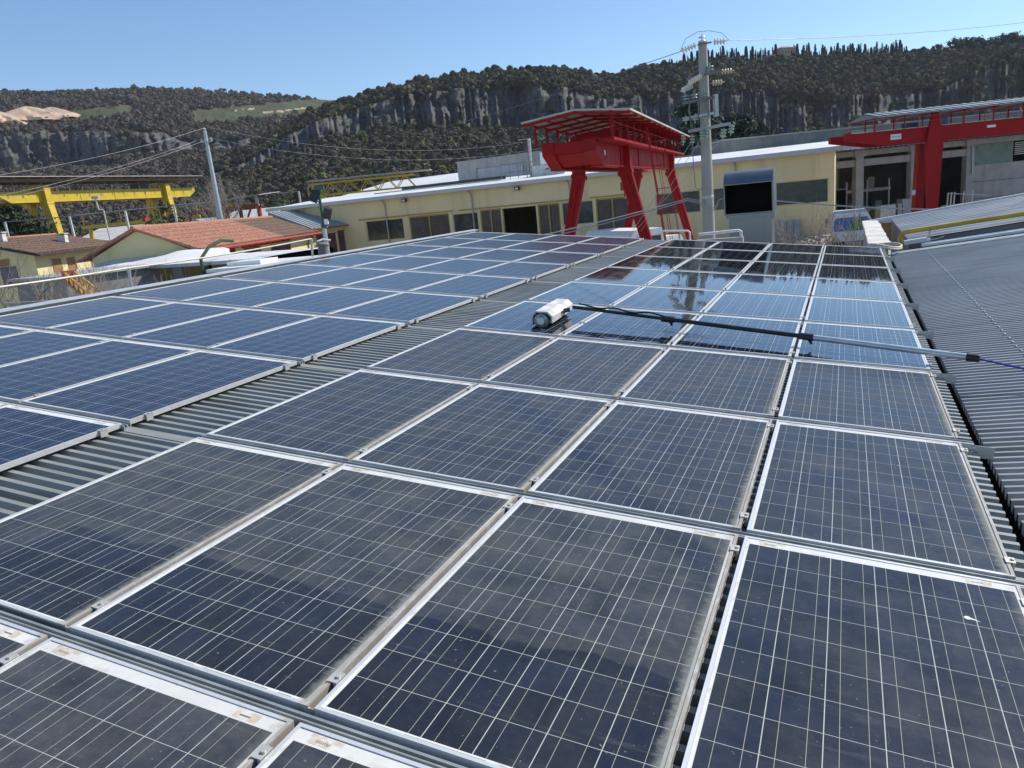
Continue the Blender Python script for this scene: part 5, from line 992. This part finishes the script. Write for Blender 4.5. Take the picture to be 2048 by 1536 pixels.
# orange boom
BM = thing('lattice_boom', 'ochre lattice crane boom with a red tip behind the ridge', 'crane boom', Matrix.Identity(4))
A_, B_ = Vector((-20.1, 36, 4.3)), Vector((-14.4, 28.2, 3.1)); b = MB(); 
dz_ = Vector((0, 0, .42)); dxx = (B_ - A_).normalized().cross(Vector((0, 0, 1))).normalized() * .42
for sx in (-.5, .5):
    for sz in (0, -1): b = MB(); b.bar(A_ + dxx * sx + dz_ * sz, B_ + dxx * sx + dz_ * sz, .09); b.build('chord', M['ochre'], BM)
for k in range(16):
    for sx in (-.5, .5): b = MB(); b.bar(A_.lerp(B_, k / 16) + dxx * sx + dz_ * (-(k % 2)), A_.lerp(B_, (k + 1) / 16) + dxx * sx + dz_ * (-((k + 1) % 2)), .05); b.build('lattice_bar', M['ochre'], BM)
b = MB(); b.bar(A_ + Vector((-.25, .3, -.2)), A_ + Vector((.1, -.1, -.2)), .55); b.build('boom_head', M['red2'], BM)
b = MB(); b.bar(B_, B_ + Vector((.3, -.4, -3.4)), .6); b.build('boom_foot', M['ochre'], BM)

# ================================================================== BUILDINGS FURTHER BACK
t = thing('concrete_factory', 'flat grey precast concrete factory rising behind the white roof', 'building', fr(-3.6, 85.5, 0, math.atan2(-5.5, 9)))
MB().box(0, 11.0, 0, 14, 0, 10.0).build('wall', M['concrete'], t); MB().box(2.6, 8.2, -.12, -.003, 0, 9.1).build('recessed_panel', M['slab'], t); MB().box(-.1, 11.1, -.1, 14.1, 10.002, 10.12).build('parapet', M['concrete'], t); MB().box(2.45, 2.58, -.15, -.004, 0, 9.2).build('pilaster', M['concrete_d'], t)
t = thing('white_stair_tower', 'small white block with black lattice mast and railing on the factory roof', 'building', fr(4.9, 76.5, 0, math.atan2(-2, 9)))
MB().box(0, 3.4, 0, 3, 0, 9.75).build('wall', M['white'], t); MB().box(-.1, 3.5, -.1, 3.1, 9.752, 9.85).build('roof_slab', M['concrete_d'], t)
t = thing('roof_plant_box', 'beige plant room on the white factory roof with a small vent', 'plant room', fr(3.5, 66.5, 7.2, FA)); MB().box(0, 2.9, 0, 2, -.6, .95).build('wall', M['coping'], t); MB().box(1.2, 1.55, -.03, -.002, .55, .68).build('vent', M['villa_r'], t); MB().box(-.06, 2.96, -.06, 2.06, .952, 1.02).build('roof_slab', M['concrete'], t)
t = thing('lattice_mast', 'thin dark lattice chimney mast behind the white factory roof', 'mast', Matrix.Translation((3.5, 67.5, 7.0)))
for sx in (-.16, .16):
    for sy in (-.16, .16): b = MB(); b.bar((sx, sy, 0), (sx, sy, 3.6), .045); b.build('leg', M['wire'], t)
b = MB(); b.tube([(0, 0, 0), (0, 0, 3.5)], .12, 10); b.build('flue', M['coping'], t, True)
for k in range(8): b = MB(); b.bar((-.16, -.16, .2 + k * .42), (.16, -.16, .4 + k * .42), .03); b.build('lattice_bar', M['wire'], t)
b = MB(); b.box(-.9, -.2, -.05, .05, 3.45, 3.5); b.build('top_lamp', M['glass_ins'], t)
t = thing('roof_railing', 'black tube guard rail on the white factory roof beside the mast', 'railing', fr(.9, 68.2, 7.1, FA))
for x in (0, .8, 1.6, 2.4): b = MB(); b.bar((x, 0, 0), (x, 0, 1.5 if x else 1.7), .05); b.build('post', M['wire'], t)
for z in (.8, 1.5): b = MB(); b.bar((0, 0, z), (2.4, 0, z), .04); b.build('rail', M['wire'], t)
t = thing('white_roof_hall', 'hall with a broad pale roof behind the cream factory', 'building', fr(-22, 106, 0, math.atan2(-14, 20)))
b = MB(); b.add([(0, 0, 8.0), (26, 0, 8.0), (26, 12, 9.9), (0, 12, 9.9)], [(0, 1, 2, 3)]); b.build('roof', M['roof_white'], t); MB().box(0, 26, .1, 12, 0, 7.9).build('wall', M['concrete'], t)
t = thing('long_concrete_hall', 'long grey concrete hall with a plain parapet behind the hangar roof', 'building', fr(20.0, 67, 0, math.atan2(.5, 26)))
MB().box(0, 30, 0, 12, 0, 8.7).build('wall', M['concrete_d'], t); MB().box(11, 13, -.06, -.003, 7.5, 8.5).build('panel_joint', M['concrete'], t); MB().box(-.1, 30.1, -.1, 12.1, 8.702, 8.82).build('parapet_cap', M['concrete'], t)
t = thing('lower_grey_hall', 'lower dark grey hall beside the conifers behind the cream factory', 'building', fr(8, 74, 0, -.1)); MB().box(0, 13, 0, 10, 0, 7.9).build('wall', M['concrete_d'], t); MB().box(-.2, 13.2, -.2, 10.2, 7.902, 8.0).build('roof_slab', M['concrete_d'], t)
t = thing('blue_roof_hall', 'hall with a pale bluish roof behind the red hangar crane', 'building', fr(39, 70, 0, .05)); MB().box(0, 18, 0, 10, 0, 8.2).build('wall', M['concrete'], t); b = MB(); b.add([(-.3, -.3, 8.21), (18.3, -.3, 8.21), (18.3, 10, 9.2), (-.3, 10, 9.2)], [(0, 1, 2, 3)]); b.build('roof', M['ductm'], t)
t = thing('grey_flat_hall', 'wide hall with a dull grey sheet roof under the yellow gantry', 'building', fr(-66, 118, 0, .12))
b = MB(); b.add([(0, 0, 5.2), (34, 0, 5.2), (34, 16, 7.6), (0, 16, 7.6)], [(0, 1, 2, 3)]); b.build('roof', M['eternit'], t); MB().box(.2, 33.8, .2, 16, 0, 5.1).build('wall', M['concrete_d'], t)
t = thing('dark_band_hall', 'low hall with a dark sheet roof behind the brown-roofed house', 'building', fr(-40, 86, 0, .15)); MB().box(0, 11, 0, 8, 0, 5.0).build('wall', M['slab'], t); b = MB(); b.hexa([(-.3, -.3, 5.01), (11.3, -.3, 5.01), (11.3, 8, 5.9), (-.3, 8, 5.9), (-.3, -.3, 5.2), (11.3, -.3, 5.2), (11.3, 8, 6.1), (-.3, 8, 6.1)]); b.build('roof', M['interior'], t)
t = thing('pale_gable_shed', 'pale fibre cement roofed shed behind the grey-roofed annex', 'building', fr(-34, 92, 0, -.05))
b = MB(); b.add([(0, 0, 5.9), (17, 0, 5.9), (17, 9, 7.6), (0, 9, 7.6)], [(0, 1, 2, 3)]); b.build('roof', M['eternit'], t); MB().box(.1, 16.9, .1, 9, 0, 5.8).build('wall', M['slab'], t)
# red steel loading frame with a canopy
t = thing('red_steel_frame', 'brown-red steel frame crane with a sheet canopy behind the terracotta house', 'crane', fr(-33, 84, 0, math.atan2(-3.5, 9.2)))
for x in (0.3, 5.2, 7.0, 9.4): b = MB(); b.bar((x, 0, 0), (x, 0, 7.6), .28); b.build('post', M['red2'], t)
b = MB(); b.bar((0, 0, 7.5), (9.8, 0, 7.6), .3); b.build('beam', M['red2'], t)
for x0, x1 in ((5.2, 4.0), (7.0, 8.4)): b = MB(); b.bar((x0, 0, 5.2), (x1, 0, 7.4), .15); b.build('brace', M['red2'], t)
b = MB(); b.hexa([(-1, -1.2, 8.15), (10.6, -1.2, 8.5), (10.6, 2.2, 8.7), (-1, 2.2, 8.3), (-1, -1.2, 8.22), (10.6, -1.2, 8.58), (10.6, 2.2, 8.78), (-1, 2.2, 8.38)]); b.build('canopy', M['eternit'], t)
for x in (1, 4, 7.2, 9.8): b = MB(); b.bar((x, -.5, 7.5), (x, -.5, 8.3), .1); b.build('canopy_post', M['coping'], t)
MB().box(5.4, 6.3, -.3, .3, 7.78, 8.1).build('hoist', M['yellow'], t)
# camera mast and fence with posts behind the houses
t = thing('yard_fence', 'line of thin concrete posts with a dark top cable behind the houses', 'fence', Matrix.Identity(4))
FP = [(-43.7, 70, 8.0), (-39.0, 72, 8.0), (-34.8, 74, 8.1), (-31.2, 76.5, 8.2), (-28.0, 79, 8.3), (-24.5, 81, 8.5), (-20.5, 83, 8.6)]
for p in FP: b = MB(); b.bar((p[0], p[1], 0), p, .17); b.build('post', M['coping'], t)
b = MB(); b.tube(FP, .045, 6); b.build('top_cable', M['wire'], t)
t = thing('camera_mast', 'thin mast with a small camera box on a crooked arm behind the brown roof', 'mast', Matrix.Translation((-34.8, 70, 0))); b = MB(); b.tube([(0, 0, 0), (0, 0, 8.2), (-.4, 0, 8.3), (-.5, 0, 9.2)], .06, 8); b.build('mast_tube', M['coping'], t); MB().box(-.75, -.15, -.2, .2, 9.2, 9.45).build('camera_box', M['fascia'], t)

# ================================================================== VEHICLES AND YARD OBJECTS
TK = thing('dump_truck', 'blue and white tipper truck seen from behind beside the parapet', 'truck', fr(20.5, 44.2, 0, -.40) @ Matrix.Diagonal((.84, .84, 1.0, 1)))
b = MB(); b.prism([(-1.22, 1.65), (1.22, 1.65), (1.25, 2.55), (1.0, 2.98), (-1.0, 2.98), (-1.25, 2.55)], 0, 4.6, 'y'); b.build('body', M['truck_w'], TK)
b = MB(); b.prism([(-1.12, 1.95), (1.16, 1.95), (1.16, 2.5), (.98, 2.72), (-.98, 2.72), (-1.12, 2.5)], -.03, -.004, 'y'); tb_ = b.build('tailgate_panel', M['truck_b'], TK)
for dx in (.18, .52):
    b = MB(); b.add([(dx - .32, -.05, 1.98), (dx + .32, -.05, 1.98), (dx + .12, -.05, 2.35), (dx + .2, -.05, 2.35), (dx, -.05, 2.92), (dx - .2, -.05, 2.35), (dx - .12, -.05, 2.35), (dx - .32, -.035, 1.98), (dx + .32, -.035, 1.98), (dx, -.035, 2.92)], [(0, 1, 2, 6), (5, 3, 4), (7, 9, 8)]); b.build('tree_emblem', M['truck_g'], tb_)
MB().box(-1.1, 1.2, -.06, .3, 1.38, 1.64).build('rear_bumper', M['truck_w'], TK); MB().box(-.4, 1.15, -.09, -.062, 1.2, 1.36).build('blue_stripe', M['truck_b'], TK); MB().box(-1.15, 1.15, .1, 4.4, .9, 1.36).build('chassis', M['dark'], TK)
MB().box(.75, 1.05, -.12, -.095, 1.22, 1.4).build('tail_light', M['red'], TK); MB().box(-1.1, -.8, -.12, -.065, 1.42, 1.58).build('tail_light', M['orange'], TK)
for sx in (-1.05, .75):
    for yy in (.8, 2.1): b = MB(); b.lathe([(.15, -.02), (.48, 0), (.5, .04), (.5, .28), (.48, .32), (.15, .34)], (sx, yy, .5), (1, 0, 0), 18); b.build('wheel', M['black'], TK, True)
MB().box(-1.1, 1.1, 4.7, 6.6, .9, 2.9).build('cab', M['truck_w'], TK)
b = MB(); b.bar((-1.2, 4.8, 2.3), (-1.55, 4.6, 2.3), .05); b.box(-1.65, -1.48, 4.5, 4.62, 2.0, 2.5); b.build('mirror', M['black'], TK)
MB().box(-.35, .45, -.5, -.15, .95, 1.15).build('orange_beacon_bar', M['orange'], TK)
for i, (x, y, wd, dp, h, rz, lab) in enumerate(((7.6, 38.6, 2.0, 4.6, 3.5, .4, 'white box van parked beside the gantry ladder leg'), (9.2, 41.0, 1.9, 4.2, 2.9, .5, 'second white van parked behind the first beside the far gantry leg'))):
    q = thing('white_van', lab, 'van', fr(x, y, 0, rz)); bm_ = MB(); bm_.prism([(-wd / 2, .5), (wd / 2, .5), (wd / 2, h - .2), (wd / 2 - .15, h), (-wd / 2 + .15, h), (-wd / 2, h - .2)], 0, dp, 'y'); bm_.build('body', M['white'], q); MB().box(-wd / 2 + .2, wd / 2 - .2, -.02, -.003, h * .55, h - .35).build('rear_window', M['glassd'], q)
    for sx in (-wd / 2 + .02, wd / 2 - .24):
        for yy in (.9, dp - .9): b = MB(); b.lathe([(.1, 0), (.33, .02), (.35, .05), (.35, .2), (.1, .22)], (sx, yy, .35), (1, 0, 0), 16); b.build('wheel', M['black'], q, True)
# ================================================================== TREES
def limbs(b, p, d, L, r, depth, rr, up=.32):
    q = p + d * L; b.tube([p, p + d * L * .5 + Vector((rr.gauss(0, .04), rr.gauss(0, .04), 0)) * L, q], [r, r * .85, r * .62], 5 if depth > 1 else 4, caps=False)
    if depth == 0: return
    for k in range(rr.choice((2, 3, 3))):
        e = (d + Vector((rr.gauss(0, .5), rr.gauss(0, .5), rr.gauss(0, .3) + up))).normalized(); limbs(b, p + d * L * rr.uniform(.55, 1.0), e, L * rr.uniform(.6, .82), r * .58, depth - 1, rr, up)
def bare_tree(x, y, h, seed, lab, m='bark_p', name='bare_shrub', cat='shrub', grp=None, stems=3, r0=.05, z0=0.0, depth=4):
    rr = random.Random(seed); t = thing(name, lab, cat, Matrix.Translation((x, y, z0)), grp)
    for k in range(stems):
        b = MB(); d = Vector((rr.gauss(0, .22), rr.gauss(0, .22), 1)).normalized() if stems > 1 else Vector((rr.gauss(0, .04), 0, 1)); limbs(b, Vector((rr.gauss(0, .12), rr.gauss(0, .12), 0)), d, h * .32, r0, depth, rr); b.build('branches' if stems > 1 else 'trunk', M[m], t)
    return t
spots = [(-15.2, 23.0, 5.0, 'tallest bare shrub with forked pale stems beyond the ridge'), (-17.0, 22.0, 4.2, 'bare shrub with a dense fan of twigs beside the lattice boom'), (-12.6, 24.0, 4.3, 'bare shrub behind the safety rope near the orange boom foot'), (-18.6, 21.0, 4.0, 'low bare bush at the outer end of the ridge rope'), (-10.8, 25.5, 4.0, 'thin bare bush below the membrane shed'), (-16.4, 26.2, 4.7, 'bare shrub in front of the stained outbuilding door'), (-20.5, 25.0, 4.4, 'tangled bare bush against the stained outbuilding corner'), (-13.8, 27.5, 4.3, 'bare shrub growing under the membrane roof edge')]
for k, (x, y, h, lab) in enumerate(spots): bare_tree(x, y, h * 1.5, 40 + k, lab, 'bark_p' if k % 2 else 'bark', stems=3, r0=.045)
for k, (x, y, h, lab) in enumerate(((15.6, 40.5, 3.1, 'bare sapling on the stony bank nearest the leaning slabs'), (16.9, 40.0, 3.4, 'bare sapling between the bank and the truck'), (18.3, 39.0, 3.2, 'forked pale sapling in front of the truck tailgate'), (17.6, 38.0, 2.6, 'short dense thicket below the truck'), (14.2, 41.5, 2.6, 'low bare shrub behind the galvanised duct'))): bare_tree(x, y, h * 1.45, 70 + k, lab, 'bark_p', stems=4, r0=.04)
bare_tree(-27.6, 79, 12.0, 91, 'broad leafless tree with a fine brown crown behind the steel pole', 'bark_p', 'bare_tree', 'tree', stems=4, r0=.11, depth=6)
def leafy(name, lab, x, y, h, rad, seed, m, style, cat='tree', n=1500, z0=0.0):
    r = np.random.default_rng(seed); t = thing(name, lab, cat, Matrix.Translation((x, y, z0))); b = MB(); b.tube([(0, 0, 0), (.05, 0, h * .5), (0, 0, h * .92)], [h * .022, h * .015, h * .004], 8)
    pads = []
    for k in range(26):
        tt = r.random() ** .8 if style != 'bush' else r.random(); z = h * (.22 + .74 * tt); a = r.random() * 6.28
        reach = rad * ((1 - tt) ** .8 + .12) if style != 'bush' else rad * math.sqrt(max(.1, 1 - (2 * tt - 1) ** 2)); q = Vector((math.cos(a) * reach * .6, math.sin(a) * reach * .6, z)); pads.append((q, reach))
        b.tube([(0, 0, z - .04 * h), q], [h * .006, h * .002], 4)
    b.build('trunk', M['bark'], t); b = MB()
    for i in range(n):
        q, reach = pads[i % 26]; fl = .22 if style == 'cedar' else (.5 if style == 'conifer' else .8); c = q + Vector((r.normal() * .42 * reach, r.normal() * .42 * reach, r.normal() * .25 * reach * fl))
        if style == 'cedar': c.z -= .06 * (c.xy.length)
        nn = Vector((r.normal(), r.normal(), r.normal() + .9)).normalized(); u = nn.orthogonal().normalized(); u = Matrix.Rotation(r.random() * 6.28, 3, nn) @ u; w_ = nn.cross(u); s_ = h * (.010 + .014 * r.random()); b.quad(c - u * s_ * 1.6, c - w_ * s_ * .6, c + u * s_ * 1.6, c + w_ * s_ * .6)
    o = b.build('crown', M[m], t); o['kind'] = 'stuff'
leafy('cedar_tree', 'spreading dark cedar with flat branch layers behind the long concrete hall', 26.5, 82, 13.0, 5.2, 3, 'leaf_c', 'cedar', n=2600)
leafy('conifer_tree', 'dense dark conifer behind the gantry canopy and concrete pole', 21.0, 80, 14.0, 4.6, 4, 'leaf_c', 'conifer', n=3000)
leafy('conifer_tree', 'lower dark conifer beside the lower grey hall', 17.4, 86, 13.0, 4.4, 5, 'leaf_c', 'conifer', n=2600)
leafy('garden_cedar', 'dark evergreen cedar beside the brown-roofed house', -46.0, 75, 9.9, 4.6, 6, 'leaf', 'conifer', n=5200)
leafy('evergreen_bush', 'rounded evergreen tree growing at the foot of the yellow gantry', -33.5, 80, 8.6, 2.7, 7, 'leaf', 'bush', n=2400)

place_on_site(before_site)
# ================================================================== AIR
b = MB(); b.box(-2650, 2650, -350, 2650, -4.2, 420)
hz = b.build('haze', M['dark']); tag(hz, 'thin bluish spring haze filling the valley', None, kind='stuff'); hz.data.materials.clear()
hm = bpy.data.materials.new('haze_air'); hm.use_nodes = True; n_ = hm.node_tree; n_.nodes.remove(n_.nodes['Principled BSDF']); pv = n_.nodes.new('ShaderNodeVolumePrincipled'); pv.inputs['Color'].default_value = (.80, .88, 1.0, 1); pv.inputs['Density'].default_value = .00006; pv.inputs['Anisotropy'].default_value = .2
n_.links.new(pv.outputs[0], n_.nodes['Material Output'].inputs['Volume']); hz.data.materials.append(hm)
